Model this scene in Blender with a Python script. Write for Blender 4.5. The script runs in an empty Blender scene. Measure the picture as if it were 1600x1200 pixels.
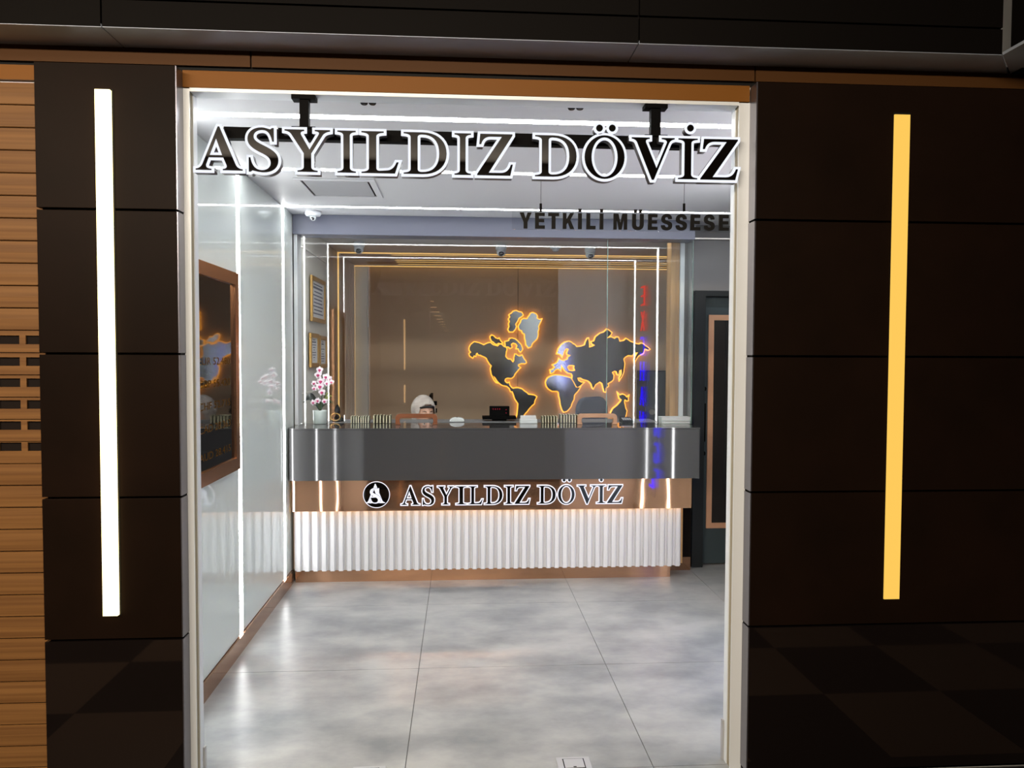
import bpy, bmesh, math, random
from mathutils import Vector, Matrix
random.seed(7)
S = bpy.context.scene
COL = S.collection
PI = math.pi

# ------------------------------------------------------------------ camera
F = 1190.0; EYE = 1.6
_y, _p, _r = [math.radians(a) for a in (3.78, 2.12, -0.22)]
FWD = Vector((math.sin(_y)*math.cos(_p), math.cos(_y)*math.cos(_p), -math.sin(_p)))
R0 = Vector((math.cos(_y), -math.sin(_y), 0)); D0 = FWD.cross(R0)
RIGHT = math.cos(_r)*R0 + math.sin(_r)*D0
DOWN = -math.sin(_r)*R0 + math.cos(_r)*D0
CAM = Vector((0, 0, EYE))
cd = bpy.data.cameras.new('camera'); cam = bpy.data.objects.new('camera', cd); COL.objects.link(cam)
cd.sensor_width = 36; cd.lens = F/1600*36; cd.clip_start = .05; cd.clip_end = 200
U = -DOWN; B = -FWD
cam.matrix_world = Matrix(((RIGHT.x, U.x, B.x, 0), (RIGHT.y, U.y, B.y, 0), (RIGHT.z, U.z, B.z, EYE), (0, 0, 0, 1)))
S.camera = cam

def on(ax, v, px, py):          # where the sight line of a photo point meets the real plane axis=v
    d = RIGHT*((px-800)/F) + DOWN*((py-600)/F) + FWD
    return CAM + d*((v-CAM[ax])/d[ax])

# ------------------------------------------------------------------ world, exposure, big lights
w = bpy.data.worlds.new('world'); S.world = w; w.use_nodes = True
w.node_tree.nodes['Background'].inputs[0].default_value = (1.0, .8, .6, 1)
w.node_tree.nodes['Background'].inputs[1].default_value = .012
S.view_settings.view_transform = 'Standard'; S.view_settings.look = 'None'
S.view_settings.exposure = 0.0; S.view_settings.gamma = 1.0; S.view_settings.use_curve_mapping = False
LED = 24.0            # white LED profiles
LAMP_L = 4.5; LAMP_R = 1.0
def area(name, loc, size, power, color, rot=(0, 0, 0)):
    d = bpy.data.lights.new(name, 'AREA'); d.shape = 'RECTANGLE'; d.size, d.size_y = size
    d.energy = power; d.color = color
    o = bpy.data.objects.new(name, d); COL.objects.link(o); o.location = loc; o.rotation_euler = rot
    return o
area('mall_fill_light', (-2.7, .9, 3.14), (.5, .5), 40, (1, .74, .48))  # warm fill added from above for the shutter side, source unseen
area('mall_fill_light', (-1.3, -.9, 3.06), (4.4, .1), 300, (1, .84, .66), (math.radians(50), 0, 0))  # unseen fill added to light the shop front, kept out of mirror reflections

# ------------------------------------------------------------------ materials
def lin(c):
    return tuple(((v/255)/12.92 if v/255 <= .04045 else ((v/255+.055)/1.055)**2.4) for v in c)
def mat(name, rgb, rough=.5, metal=0., spec=.5, emit=None, es=0., coat=0., aniso=0., noise=None, bump=None, ior=None):
    m = bpy.data.materials.new(name); m.use_nodes = True
    nt = m.node_tree; b = nt.nodes['Principled BSDF']
    c = lin(rgb); b.inputs['Base Color'].default_value = (*c, 1)
    b.inputs['Roughness'].default_value = rough; b.inputs['Metallic'].default_value = metal
    b.inputs['Specular IOR Level'].default_value = spec
    b.inputs['Coat Weight'].default_value = coat; b.inputs['Coat Roughness'].default_value = .03
    if ior: b.inputs['IOR'].default_value = ior
    if emit:
        b.inputs['Emission Color'].default_value = (*lin(emit), 1); b.inputs['Emission Strength'].default_value = es
    tc = nt.nodes.new('ShaderNodeTexCoord')
    if noise:                     # (scale xyz, second rgb, detail, lo, hi)
        sc, rgb2, det, lo, hi = noise
        mp = nt.nodes.new('ShaderNodeMapping'); mp.inputs['Scale'].default_value = sc
        n = nt.nodes.new('ShaderNodeTexNoise'); n.inputs['Scale'].default_value = 1; n.inputs['Detail'].default_value = det
        n.inputs['Roughness'].default_value = .6
        r = nt.nodes.new('ShaderNodeMapRange'); r.inputs[1].default_value = lo; r.inputs[2].default_value = hi
        mx = nt.nodes.new('ShaderNodeMix'); mx.data_type = 'RGBA'
        mx.inputs[6].default_value = (*c, 1); mx.inputs[7].default_value = (*lin(rgb2), 1)
        g = nt.nodes.new('ShaderNodeNewGeometry')
        nt.links.new(g.outputs['Position'], mp.inputs[0]); nt.links.new(mp.outputs[0], n.inputs[0])
        nt.links.new(n.outputs[0], r.inputs[0]); nt.links.new(r.outputs[0], mx.inputs[0])
        nt.links.new(mx.outputs[2], b.inputs['Base Color'])
    if bump:                      # (scale xyz, strength, distance)
        sc, st, di = bump
        g = nt.nodes.new('ShaderNodeNewGeometry')
        mp = nt.nodes.new('ShaderNodeMapping'); mp.inputs['Scale'].default_value = sc
        n = nt.nodes.new('ShaderNodeTexNoise'); n.inputs['Scale'].default_value = 1; n.inputs['Detail'].default_value = 2
        bm = nt.nodes.new('ShaderNodeBump'); bm.inputs['Strength'].default_value = st; bm.inputs['Distance'].default_value = di
        nt.links.new(g.outputs['Position'], mp.inputs[0]); nt.links.new(mp.outputs[0], n.inputs[0])
        nt.links.new(n.outputs[0], bm.inputs['Height']); nt.links.new(bm.outputs[0], b.inputs['Normal'])
    return m
def emitter(name, rgb, s):
    m = bpy.data.materials.new(name); m.use_nodes = True; nt = m.node_tree
    nt.nodes.remove(nt.nodes['Principled BSDF'])
    e = nt.nodes.new('ShaderNodeEmission'); e.inputs[0].default_value = (*lin(rgb), 1); e.inputs[1].default_value = s
    nt.links.new(e.outputs[0], nt.nodes['Material Output'].inputs[0]); return m
def glass(name, tint=(.97, .985, .98), f0=.045):
    m = bpy.data.materials.new(name); m.use_nodes = True; nt = m.node_tree
    nt.nodes.remove(nt.nodes['Principled BSDF'])
    t = nt.nodes.new('ShaderNodeBsdfTransparent'); t.inputs[0].default_value = (*tint, 1)
    g = nt.nodes.new('ShaderNodeBsdfGlossy'); g.inputs['Roughness'].default_value = 0.0
    lw = nt.nodes.new('ShaderNodeLayerWeight'); lw.inputs[0].default_value = .5
    pw = nt.nodes.new('ShaderNodeMath'); pw.operation = 'POWER'; pw.inputs[1].default_value = 5
    ma = nt.nodes.new('ShaderNodeMath'); ma.operation = 'MULTIPLY_ADD'; ma.inputs[1].default_value = 1-f0; ma.inputs[2].default_value = f0
    mx = nt.nodes.new('ShaderNodeMixShader')
    nt.links.new(lw.outputs['Facing'], pw.inputs[0]); nt.links.new(pw.outputs[0], ma.inputs[0]); nt.links.new(ma.outputs[0], mx.inputs[0])
    nt.links.new(t.outputs[0], mx.inputs[1]); nt.links.new(g.outputs[0], mx.inputs[2])
    nt.links.new(mx.outputs[0], nt.nodes['Material Output'].inputs[0]); return m

M = dict(
 led=emitter('white_led', (255, 255, 255), LED),
 lamp_l=emitter('warm_lamp_bright', (255, 230, 160), LAMP_L),
 lamp_r=emitter('warm_lamp_amber', (255, 203, 92), LAMP_R),
 warm_led=emitter('warm_led', (255, 190, 110), 22),
 halo=emitter('amber_halo', (255, 165, 60), 2.4),
 rim=emitter('white_sign_rim', (243, 246, 255), 1.05),
 rim2=emitter('white_small_rim', (240, 240, 255), 1.3),
 red=emitter('red_neon', (255, 20, 30), 8), blue=emitter('blue_neon', (30, 10, 255), 12),
 mall_led=emitter('mall_light_warm', (255, 200, 130), 5),
 panel=mat('dark_brown_cladding', (22, 13, 8), .45, 0, .04, noise=((3, 3, 3), (17, 10, 6), 3, .3, .7)),
 granite=mat('black_polished_cladding', (16, 12, 11), .04, 0, .6),
 edge=mat('grey_metal_edge', (120, 120, 130), .3, .9),
 fascia=mat('dark_fascia', (9, 7, 6), .6, 0, .05),
 soffit=mat('brushed_soffit_metal', (172, 182, 198), .3, .4),
 bronzepaint=mat('bronze_painted_metal', (108, 68, 22), .5, 0, .12), beigepaint=mat('dull_bronze_paint', (66, 42, 20), .5, 0, .08),
 shutter=mat('beige_shutter', (112, 79, 43), .55, 0, .2, noise=((.8, 60, 60), (92, 62, 32), 4, .35, .65)),  # horizontal streaks paint warm light reflected on the slats
 slot=mat('dark_slot', (20, 14, 11), .7, 0, .1),
 alu=mat('pale_jamb', (206, 212, 216), .35, .1),
 olive=mat('olive_groove', (128, 118, 92), .5),
 ceil=mat('white_gloss_ceiling', (192, 194, 197), .5, 0, .35),
hatch=mat('hatch_grey', (160, 162, 166), .5), white=mat('white_paint', (215, 216, 216), .5),
 wallglass=mat('back_painted_glass', (196, 205, 202), .02, 0, .5, ior=1.52),
 plaster=mat('white_plaster', (205, 203, 196), .6),
 bluegrey=mat('bluegrey_bulkhead', (98, 102, 118), .4),
 dgrey=mat('grey_wall', (112, 112, 114), .6),
 taupe=mat('taupe_wall_panel', (204, 180, 156), .5, 0, .3, noise=((2, 2, .6), (194, 170, 146), 4, .3, .7)),
 taupe2=mat('pale_taupe', (170, 165, 152), .5),
 brown=mat('brown_wood_panel', (186, 148, 100), .4, noise=((20, 20, 1), (130, 98, 64), 4, .3, .7)),
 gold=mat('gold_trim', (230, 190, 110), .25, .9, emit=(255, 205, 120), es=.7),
 tile=mat('grey_concrete_tile', (156, 158, 157), .3, 0, .45,
          noise=((2.0, 3.0, 1), (112, 116, 119), 12, .37, .65), bump=((60, 60, 60), .03, .002)),
 grout=mat('dark_grout', (84, 86, 86), .8),
 tblack=mat('black_floor_tile', (14, 12, 11), .15), tbeige=mat('beige_floor_tile', (92, 74, 60), .15),
 steel=mat('charcoal_brushed_steel', (80, 80, 81), .05, .45, .5, bump=((3, 3, .4), .05, .004)),
 bronze=mat('polished_bronze', (172, 132, 104), .045, .82, bump=((2.6, 2.6, 1.6), .3, .01)),
 flute=mat('white_fluted_panel', (202, 204, 208), .5, 0, .3),
 black=mat('black_plastic', (7, 7, 8), .6, 0, .04), blackm=mat('black_matt', (5, 5, 5), .7, 0, .2),
 letter=mat('black_mirror', (10, 8, 7), .015, 0, .6),
 letter2=mat('dark_chrome', (70, 74, 78), .12, 1.),
 back=mat('letter_return', (70, 68, 70), .4, .3),
 mapm=mat('mirror_steel', (185, 190, 192), .12, .8, bump=((2.0, 2.0, 1), .12, .01)),
 teal=mat('dark_teal_door', (56, 68, 73), .4), tealf=mat('dark_teal_frame', (24, 29, 32), .4),
 dglass=mat('dark_door_glass', (30, 27, 25), .06, .0, .8),
 copper=mat('copper_door_trim', (214, 166, 134), .3, .25), bframe=mat('copper_frame', (196, 144, 108), .22, .9),
 gilt=mat('gilt_frame', (190, 150, 84), .3, .6),
 paper=mat('paper', (210, 210, 212), .7), ink=mat('ink', (96, 100, 118), .7),
 screen=mat('dark_screen', (10, 9, 9), .03, 0, .7),
 screentext=mat('dim_gold_text', (150, 120, 60), .6, emit=(160, 120, 60), es=.12),
 wood=mat('bamboo', (168, 132, 104), .4, noise=((8, 8, 60), (150, 114, 86), 3, .3, .7)),
 woodo=mat('orange_bamboo', (118, 66, 32), .35, noise=((8, 8, 60), (100, 52, 24), 3, .3, .7)),
 pot=mat('pale_ceramic', (206, 216, 214), .3), leaf=mat('green_leaf', (48, 74, 40), .4), leafd=mat('dark_leaf', (26, 34, 30), .35),
 leafl=mat('lime_leaf', (140, 156, 70), .45),
 petal=mat('white_petal', (240, 226, 236), .5), petalc=mat('magenta_petal', (196, 40, 110), .5),
 cloth=mat('cream_scarf', (188, 178, 172), .85, 0, .2, noise=((14, 14, 40), (166, 156, 150), 4, .35, .65), bump=((25, 25, 60), .5, .01)),
 skin=mat('skin', (214, 168, 146), .5), lips=mat('lips', (190, 92, 88), .45), dark=mat('dark_hair_band', (24, 20, 22), .7),
 coat=mat('black_coat', (30, 30, 34), .8),
 eye=mat('eye_white', (225, 220, 215), .3),
 cream=mat('cream_note', (206, 200, 172), .7), green=mat('note_edge', (112, 108, 82), .7),
 chair=mat('slate_chair_fabric', (70, 78, 92), .75), satin=mat('satin_steel', (190, 188, 184), .3, .8),
 camw=mat('camera_white', (205, 210, 214), .4), lens=mat('camera_dome', (40, 42, 44), .08, 0, .8),
 glass=glass('clear_glass'), acrylic=glass('clear_acrylic', (.97, .98, .98), .05),
 gedge=mat('green_glass_edge', (120, 150, 142), .2, 0, .6),
 mallceil=mat('mall_ceiling', (30, 26, 22), .7), mallwall=mat('mall_wall', (96, 78, 62), .6),
 redtext=emitter('red_digits', (190, 40, 60), .8),
)

# ------------------------------------------------------------------ helpers
class MB:
    def __init__(s): s.v = []; s.f = []
    def box(s, x0, x1, y0, y1, z0, z1):
        n = len(s.v)
        s.v += [(x, y, z) for z in (z0, z1) for y in (y0, y1) for x in (x0, x1)]
        s.f += [tuple(n+i for i in q) for q in ((0, 2, 3, 1), (4, 5, 7, 6), (0, 1, 5, 4), (2, 6, 7, 3), (0, 4, 6, 2), (1, 3, 7, 5))]
        return s
    def prism(s, pts, ax, a, b):       # pts 2D polygon extruded along axis ax
        n = len(s.v); k = len(pts)
        for t in (a, b):
            for p in pts:
                q = list(p); q.insert(ax, t); s.v.append(tuple(q))
        s.f.append(tuple(n+i for i in range(k))[::-1]); s.f.append(tuple(n+k+i for i in range(k)))
        for i in range(k): j = (i+1) % k; s.f.append((n+i, n+j, n+k+j, n+k+i))
        return s
    def lathe(s, prof, cx, cy, seg=20, z=0):
        n = len(s.v); k = len(prof)
        for i in range(seg):
            a = 2*PI*i/seg
            for r, h in prof: s.v.append((cx+r*math.cos(a), cy+r*math.sin(a), z+h))
        for i in range(seg):
            j = (i+1) % seg
            for t in range(k-1): s.f.append((n+i*k+t, n+j*k+t, n+j*k+t+1, n+i*k+t+1))
        s.f.append(tuple(n+i*k for i in range(seg))[::-1]); s.f.append(tuple(n+i*k+k-1 for i in range(seg)))
        return s
    def tube(s, pts, r, seg=8):
        pts = [Vector(p) for p in pts]; n = len(s.v); rr = r if isinstance(r, (list, tuple)) else [r]*len(pts)
        for i, p in enumerate(pts):
            d = (pts[min(i+1, len(pts)-1)]-pts[max(i-1, 0)]).normalized()
            a = d.cross(Vector((0, 0, 1)) if abs(d.z) < .9 else Vector((1, 0, 0))).normalized(); b = d.cross(a)
            for k in range(seg):
                t = 2*PI*k/seg; s.v.append(tuple(p+rr[i]*(math.cos(t)*a+math.sin(t)*b)))
        for i in range(len(pts)-1):
            for k in range(seg):
                l = (k+1) % seg; s.f.append((n+i*seg+k, n+i*seg+l, n+(i+1)*seg+l, n+(i+1)*seg+k))
        s.f.append(tuple(n+k for k in range(seg))[::-1]); e = n+(len(pts)-1)*seg; s.f.append(tuple(e+k for k in range(seg)))
        return s
    def ell(s, c, r, seg=16, ring=10, rot=None):
        n = len(s.v); c = Vector(c)
        P = []
        for i in range(ring+1):
            a = PI*i/ring
            for k in range(seg):
                t = 2*PI*k/seg
                v = Vector((r[0]*math.sin(a)*math.cos(t), r[1]*math.sin(a)*math.sin(t), r[2]*math.cos(a)))
                if rot: v = rot @ v
                P.append(tuple(c+v))
        s.v += P
        for i in range(ring):
            for k in range(seg):
                l = (k+1) % seg; s.f.append((n+i*seg+k, n+(i+1)*seg+k, n+(i+1)*seg+l, n+i*seg+l))
        return s
    def mesh(s, name, m, smooth=False, origin=None):
        me = bpy.data.meshes.new(name)
        o = Vector(origin) if origin else Vector((0, 0, 0))
        me.from_pydata([tuple(Vector(v)-o) for v in s.v], [], s.f); me.materials.append(m)
        bm = bmesh.new(); bm.from_mesh(me); bmesh.ops.remove_doubles(bm, verts=bm.verts, dist=1e-6)
        bmesh.ops.recalc_face_normals(bm, faces=bm.faces); bm.to_mesh(me); bm.free()
        if smooth:
            for p in me.polygons: p.use_smooth = True
        return me
    def build(s, name, m, parent=None, smooth=False, bevel=0, label=None):
        me = s.mesh(name, m, smooth)
        return link(name, me, parent, bevel, label)
def link(name, me, parent=None, bevel=0, label=None):
    o = bpy.data.objects.new(name, me); COL.objects.link(o)
    if parent is not None:
        o.parent = parent; o.matrix_parent_inverse = Matrix.Translation(-Vector(parent_loc(parent)))
    if bevel:
        b = o.modifiers.new('bevel', 'BEVEL'); b.width = bevel; b.segments = 2; b.limit_method = 'ANGLE'
    if label: o['label'] = label
    return o
def parent_loc(p):          # parts are modelled in world space; only the thing's own empty is moved
    return p.location if p.parent is None else (0, 0, 0)
def box(name, m, x0, x1, y0, y1, z0, z1, parent=None, bevel=0, label=None):
    return MB().box(x0, x1, y0, y1, z0, z1).build(name, m, parent, bevel=bevel, label=label)
def tag(o, label, cat, group=None):
    o['label'] = label; o['category'] = cat
    if group: o['group'] = group
    return o
def thing(name, label, cat, loc, group=None):
    o = bpy.data.objects.new(name, None); COL.objects.link(o); o.location = loc; o.empty_display_size = .05
    return tag(o, label, cat, group)
def struct(name, m=None, *b, mb=None):
    o = (mb or MB().box(*b)).build(name, m); o['kind'] = 'structure'; return o
def shift(o, v): o.location = Vector(o.location)+Vector(v)

# ------------------------------------------------------------------ curves to mesh (letters, map)
def flat(contour, n=7):
    out = []; cur = None
    for e in contour:
        if e[0] == 'q':
            a = cur; b = Vector(e[1:3]); c = Vector(e[3:5])
            for i in range(1, n+1): t = i/n; out.append((1-t)**2*a+2*t*(1-t)*b+t*t*c)
            cur = c
        elif e[0] == 'c':
            a = cur; b = Vector(e[1:3]); c = Vector(e[3:5]); d = Vector(e[5:7])
            for i in range(1, n+3): t = i/(n+2); out.append((1-t)**3*a+3*t*(1-t)**2*b+3*t*t*(1-t)*c+t**3*d)
            cur = d
        else: cur = Vector(e); out.append(cur)
    return out
def circ(cx, cy, rx, ry=None, n=28): ry = ry or rx; return [(cx+rx*math.cos(2*PI*i/n), cy+ry*math.sin(2*PI*i/n)) for i in range(n)]
def to_mesh(cu, name):
    o = bpy.data.objects.new('tmp', cu); COL.objects.link(o)
    dg = bpy.context.evaluated_depsgraph_get(); me = bpy.data.meshes.new_from_object(o.evaluated_get(dg))
    bpy.data.objects.remove(o); bpy.data.curves.remove(cu); me.name = name; return me
def shape(contours, depth, offset, m, name):   # contours in metres, drawn in x,z; front faces -y, back at y=+depth
    cu = bpy.data.curves.new(name, 'CURVE'); cu.dimensions = '2D'; cu.fill_mode = 'BOTH'
    cu.extrude = depth/2; cu.offset = offset
    for c in contours:
        sp = cu.splines.new('POLY'); sp.points.add(len(c)-1); sp.use_cyclic_u = True
        for i, p in enumerate(c): sp.points[i].co = (p[0], p[1], 0, 1)
    me = to_mesh(cu, name)
    me.transform(Matrix(((1, 0, 0, 0), (0, 0, -1, depth/2), (0, 1, 0, 0), (0, 0, 0, 1))))
    me.materials.clear(); me.materials.append(m); return me
def text_mesh(s, size, depth, offset, m, name):
    cu = bpy.data.curves.new(name, 'FONT'); cu.body = s; cu.size = size; cu.extrude = depth/2; cu.offset = offset
    cu.fill_mode = 'BOTH'; cu.resolution_u = 4
    me = to_mesh(cu, name)
    me.transform(Matrix(((1, 0, 0, 0), (0, 0, -1, depth/2), (0, 1, 0, 0), (0, 0, 0, 1))))
    me.materials.clear(); me.materials.append(m); return me
def bounds(me, ax): c = [v.co[ax] for v in me.vertices]; return min(c), max(c)
def fit(me, x0, x1, z0=None, z1=None):
    a, b = bounds(me, 0); k = (x1-x0)/(b-a)
    if z0 is not None: c, d = bounds(me, 2); kz = (z1-z0)/(d-c)
    for v in me.vertices:
        v.co.x = x0+(v.co.x-a)*k
        if z0 is not None: v.co.z = z0+(v.co.z-c)*kz

GL = {
 'I': [[(0, 0), (40, 0), (40, 3), ('q', 27, 4, 27, 12), (27, 88), ('q', 27, 96, 40, 97), (40, 100), (0, 100), (0, 97), ('q', 13, 96, 13, 88), (13, 12), ('q', 13, 4, 0, 3)]],
 'L': [[(0, 0), (63, 0), (70, 27), (66, 27), ('q', 60, 7, 46, 7), (36, 6), ('q', 28, 5, 28, 13), (28, 88), ('q', 28, 96, 42, 97), (42, 100), (0, 100), (0, 97), ('q', 14, 96, 14, 88), (14, 12), ('q', 14, 4, 0, 3)]],
 'D': [[(0, 0), (38, 0), ('c', 68, 0, 86, 20, 86, 50), ('c', 86, 80, 68, 100, 38, 100), (0, 100), (0, 97), ('q', 14, 96, 14, 88), (14, 12), ('q', 14, 4, 0, 3)],
       [(28, 12), ('q', 28, 5, 37, 5), ('c', 60, 5, 71, 22, 71, 50), ('c', 71, 78, 60, 95, 37, 95), ('q', 28, 95, 28, 88)]],
 'O': [circ(43, 50, 43, 53, 44), circ(43, 50, 28, 48, 40)],
 'V': [[(0, 100), (36, 100), (36, 97), ('q', 26, 96, 29, 87), (50, 26), (70, 87), ('q', 73, 96, 60, 97), (60, 100), (86, 100), (86, 97), ('q', 78, 95, 75, 87), (45, -3), (41, -3), (11, 88), ('q', 8, 96, 0, 97)]],
 'A': [[(0, 0), (30, 0), (30, 3), ('q', 18, 4, 20, 14), (25, 30), (53, 30), (59, 13), ('q', 62, 4, 52, 3), (52, 0), (90, 0), (90, 3), ('q', 81, 4, 77, 13), (46, 103), (43, 103), (13, 14), ('q', 9, 4, 0, 3)],
       [(27, 35.5), (39.5, 75), (51, 35.5)]],
 'Y': [[(0, 100), (37, 100), (37, 97), ('q', 28, 96, 31, 88), (47, 53), (64, 88), ('q', 68, 96, 57, 97), (57, 100), (86, 100), (86, 97), ('q', 76, 95, 72, 88), (50, 44), (50, 12), ('q', 50, 4, 62, 3), (62, 0), (24, 0), (24, 3), ('q', 36, 4, 36, 12), (36, 44), (13, 88), ('q', 9, 96, 0, 97)]],
 'Z': [[(0, 0), (66, 0), (71, 27), (67, 27), ('q', 62, 6.5, 47, 6.5), (23, 6.5), (70, 97), (70, 100), (6, 100), (4, 75), (8, 75), ('q', 12, 93.5, 27, 93.5), (49, 93.5), (0, 3)]],
 'S': [[(3, -2), (6, -2), (9.5, 1.2), ('c', 15, -.5, 22, -3, 30, -3), ('c', 46, -3, 57, 8, 57, 26), ('c', 57, 42, 47, 50, 33, 59), ('c', 20, 67, 12, 72, 12, 82), ('c', 12, 92, 20, 97, 28, 97), ('c', 38, 97, 43, 88, 46, 70), (49, 70), (49, 102), (46, 102), (42.5, 98.8), ('c', 37, 100.5, 32, 103, 27, 103), ('c', 12, 103, 1, 92, 1, 76), ('c', 1, 61, 10, 53, 24, 44), ('c', 38, 36, 43, 30, 43, 19), ('c', 43, 9, 36, 2, 27, 2), ('c', 15, 2, 8, 14, 6, 32), (3, 32)]],
}
for k in GL: GL[k] = [[tuple(p) for p in flat(c)] for c in GL[k]]
def glyph(ch, x0, x1, z0, z1, dots=None, dr=None):
    """contours of a serif capital fitted to x0..x1, cap height z0..z1"""
    cs = GL[ch]; xs = [p[0] for c in cs for p in c]; a, b = min(xs), max(xs)
    return [[(x0+(p[0]-a)/(b-a)*(x1-x0), z0+p[1]/100*(z1-z0)) for p in c] for c in cs]

def letter_set(specs, Y, o, zfun, root, mface, mrim, mback, d_back, d_rim, d_face, part='letter'):
    """specs: (char, x0, x1, dots) bounds incl. rim of width o. Front of the face at Y."""
    for ch, x0, x1, dots in specs:
        z0, z1 = zfun((x0+x1)/2)
        cs = glyph(ch, x0+o, x1-o, z0+o, z1-o)
        for dx, dz, r in dots: cs.append([(dx+p[0], dz+p[1]) for p in circ(0, 0, r)])
        rim = shape(cs, d_rim, o, mrim, part); rim.transform(Matrix.Translation((0, Y+d_face, 0)))
        L = link(part, rim, root)
        f = shape(cs, d_face, 0, mface, 'letter_face'); f.transform(Matrix.Translation((0, Y, 0))); link('letter_face', f, L)
        if mback:
            b = shape(cs, d_back, o*.85, mback, 'letter_return'); b.transform(Matrix.Translation((0, Y+d_face+d_rim, 0))); link('letter_return', b, L)

# ================================================================== STRUCTURE
ZC = 2.59; XL = -1.19; XR = 1.79; YG = 5.535
# shop floor
fl = struct('floor', M['grout'], -1.25, 2.9, 2.80, 8.75, -.06, -.004)
XB = [-1.182, -.217, .748, 1.713, 2.678]; YB = [2.80, 2.872, 3.862, 4.862, 5.862, 6.862, 7.862, 8.66]
g = .0016
for i in range(4):
    for j in range(len(YB)-1):
        box('tile', M['tile'], XB[i]+g, XB[i+1]-g, YB[j]+g, YB[j+1]-g, -.004, 0, fl)
# mall floor: checker of black and beige tiles in front of the shop
f2 = struct('floor', M['tblack'], -4.6, 4.6, -44, 2.80, -.06, -.006)
T = .573; tm = {}
for i in range(-6, 6):
    for j in range(0, 9):
        y1 = 2.666-j*T; lite = (i + j) % 2 == 1
        if lite not in tm: tm[lite] = MB().box(.001, T-.001, -T+.001, -.001, -.006, 0).mesh('tile', M['tbeige' if lite else 'tblack'])
        t = link('tile', tm[lite], f2); t.location = (i*T, y1, 0)
box('threshold', M['granite'], -4.6, 4.6, 2.668, 2.77, -.006, .001, f2)
# ceilings
ceil_ = struct('ceiling', M['ceil'], -1.25, 2.9, 2.92, 8.75, ZC, ZC+.08)
struct('ceiling', M['mallceil'], -4.6, 4.6, -44, 2.68, 3.2, 3.3)
# mall side walls and far wall
struct('wall_mall_left', M['mallwall'], -4.7, -4.6, -44, 2.7, -.05, 3.2)
struct('wall_mall_right', M['mallwall'], 4.6, 4.7, -44, 2.7, -.05, 3.2)
struct('wall_mall_far', M['mallwall'], -4.7, 4.7, -44.1, -44, -.05, 3.2)

# left wall: slab, back-painted glass panels between the light profiles, bronze baseboard
wl = struct('wall_left', M['plaster'], -1.32, -1.205, 2.92, 8.75, -.05, ZC)
for a, b in ((2.925, 3.217), (3.283, 4.137), (4.203, 5.165), (5.225, 5.478)):
    box('panel', M['wallglass'], -1.205, XL, a, b, .092, ZC-.001, wl)
box('panel', M['plaster'], -1.205, XL, 5.66, 6.90, .092, ZC-.001, wl, label='white plaster panel with picture moulding')
for a, b, c, d in ((5.72, 6.84, 2.40, 2.415), (5.72, 6.84, 1.30, 1.315), (5.72, 5.735, 1.315, 2.40), (6.825, 6.84, 1.315, 2.40)):
    box('moulding', M['plaster'], XL, XL+.01, a, b, c, d, wl, bevel=.003)
box('panel', M['brown'], -1.205, XL, 6.90, 7.43, .092, ZC-.001, wl, label='brown wood veneer panel')
box('panel', M['brown'], -1.205, XL, 7.50, 7.86, .092, ZC-.001, wl)
for k in range(8):
    y = 7.87+k*.083
    MB().prism([(XL-.01, y), (XL-.01, y+.07), (XL+.012, y+.055), (XL+.012, y+.015)], 2, .092, ZC-.001).build('slat', M['taupe'], wl)
bl = struct('baseboard_left', M['bronze'], -1.205, XL+.013, 2.925, 5.40, 0, .088)
# right wall of the shop front room, ends before the door lobby
wr = struct('wall_right', M['white'], XR+.012, XR+.12, 2.92, 4.9, -.05, ZC)
for a, b in ((2.925, 3.217), (3.283, 4.137), (4.203, 4.898)):
    box('panel', M['wallglass'], XR, XR+.012, a, b, .092, ZC-.001, wr)
struct('baseboard_right', M['bronze'], XR-.013, XR+.012, 2.925, 4.9, 0, .088)
struct('wall_lobby', M['white'], XR+.12, 2.9, 4.82, 4.9, -.05, ZC)
struct('wall_outer_right', M['dgrey'], 2.8, 2.9, 4.9, 8.75, -.05, ZC)
# door wall
dw = MB().box(1.74, 2.8, 5.68, 5.80, 2.095, ZC).box(2.70, 2.8, 5.68, 5.8, 0, 2.095)
struct('wall_door', M['dgrey'], mb=dw)
struct('trim_1', M['satin'], 1.74, 2.8, 5.655, 5.68, 2.482, 2.492)
# back wall of the booth
wb = struct('wall_back', M['dgrey'], -1.25, 2.9, 8.62, 8.75, -.05, ZC)
for a, b in ((-1.19, -1.045), (-1.04, .63), (.635, 2.79)):
    box('panel', M['taupe2'] if b < -1 else M['taupe'], a, b, 8.60, 8.62, 0, ZC-.001, wb)
# front wall behind the cladding
wf = MB().box(-4.6, -1.0, 2.86, 2.92, -.05, 2.619).box(1.086, 4.6, 2.86, 2.92, -.05, 2.619).box(-4.6, 4.6, 2.8905, 2.92, 2.62, 3.3)
wf = struct('wall_front', M['white'], mb=wf)
seams = [(.02, .576), (.584, 1.087), (1.095, 1.598), (1.606, 2.103), (2.111, 2.61)]
for k, (a, b) in enumerate(seams):
    m = M['granite'] if k == 0 else M['panel']
    lab = dict(label='polished black lowest panel') if k == 0 else {}
    p = box('panel', m, -1.478, -1.003, 2.775, 2.845, a, b, wf, bevel=.001, **lab)
    box('edge_strip', M['edge'], -1.003, -.999, 2.777, 2.84, a, b, p)
    p = box('panel', m, 1.086, 3.4, 2.775, 2.845, a, b, wf, bevel=.001, **lab)
    box('edge_strip', M['edge'], 1.082, 1.086, 2.777, 2.84, a, b, p)
box('backing', M['blackm'], -1.47, -1.004, 2.80, 2.858, .0, 2.60, wf)
box('backing', M['blackm'], 1.09, 3.4, 2.80, 2.858, .0, 2.60, wf)
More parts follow.
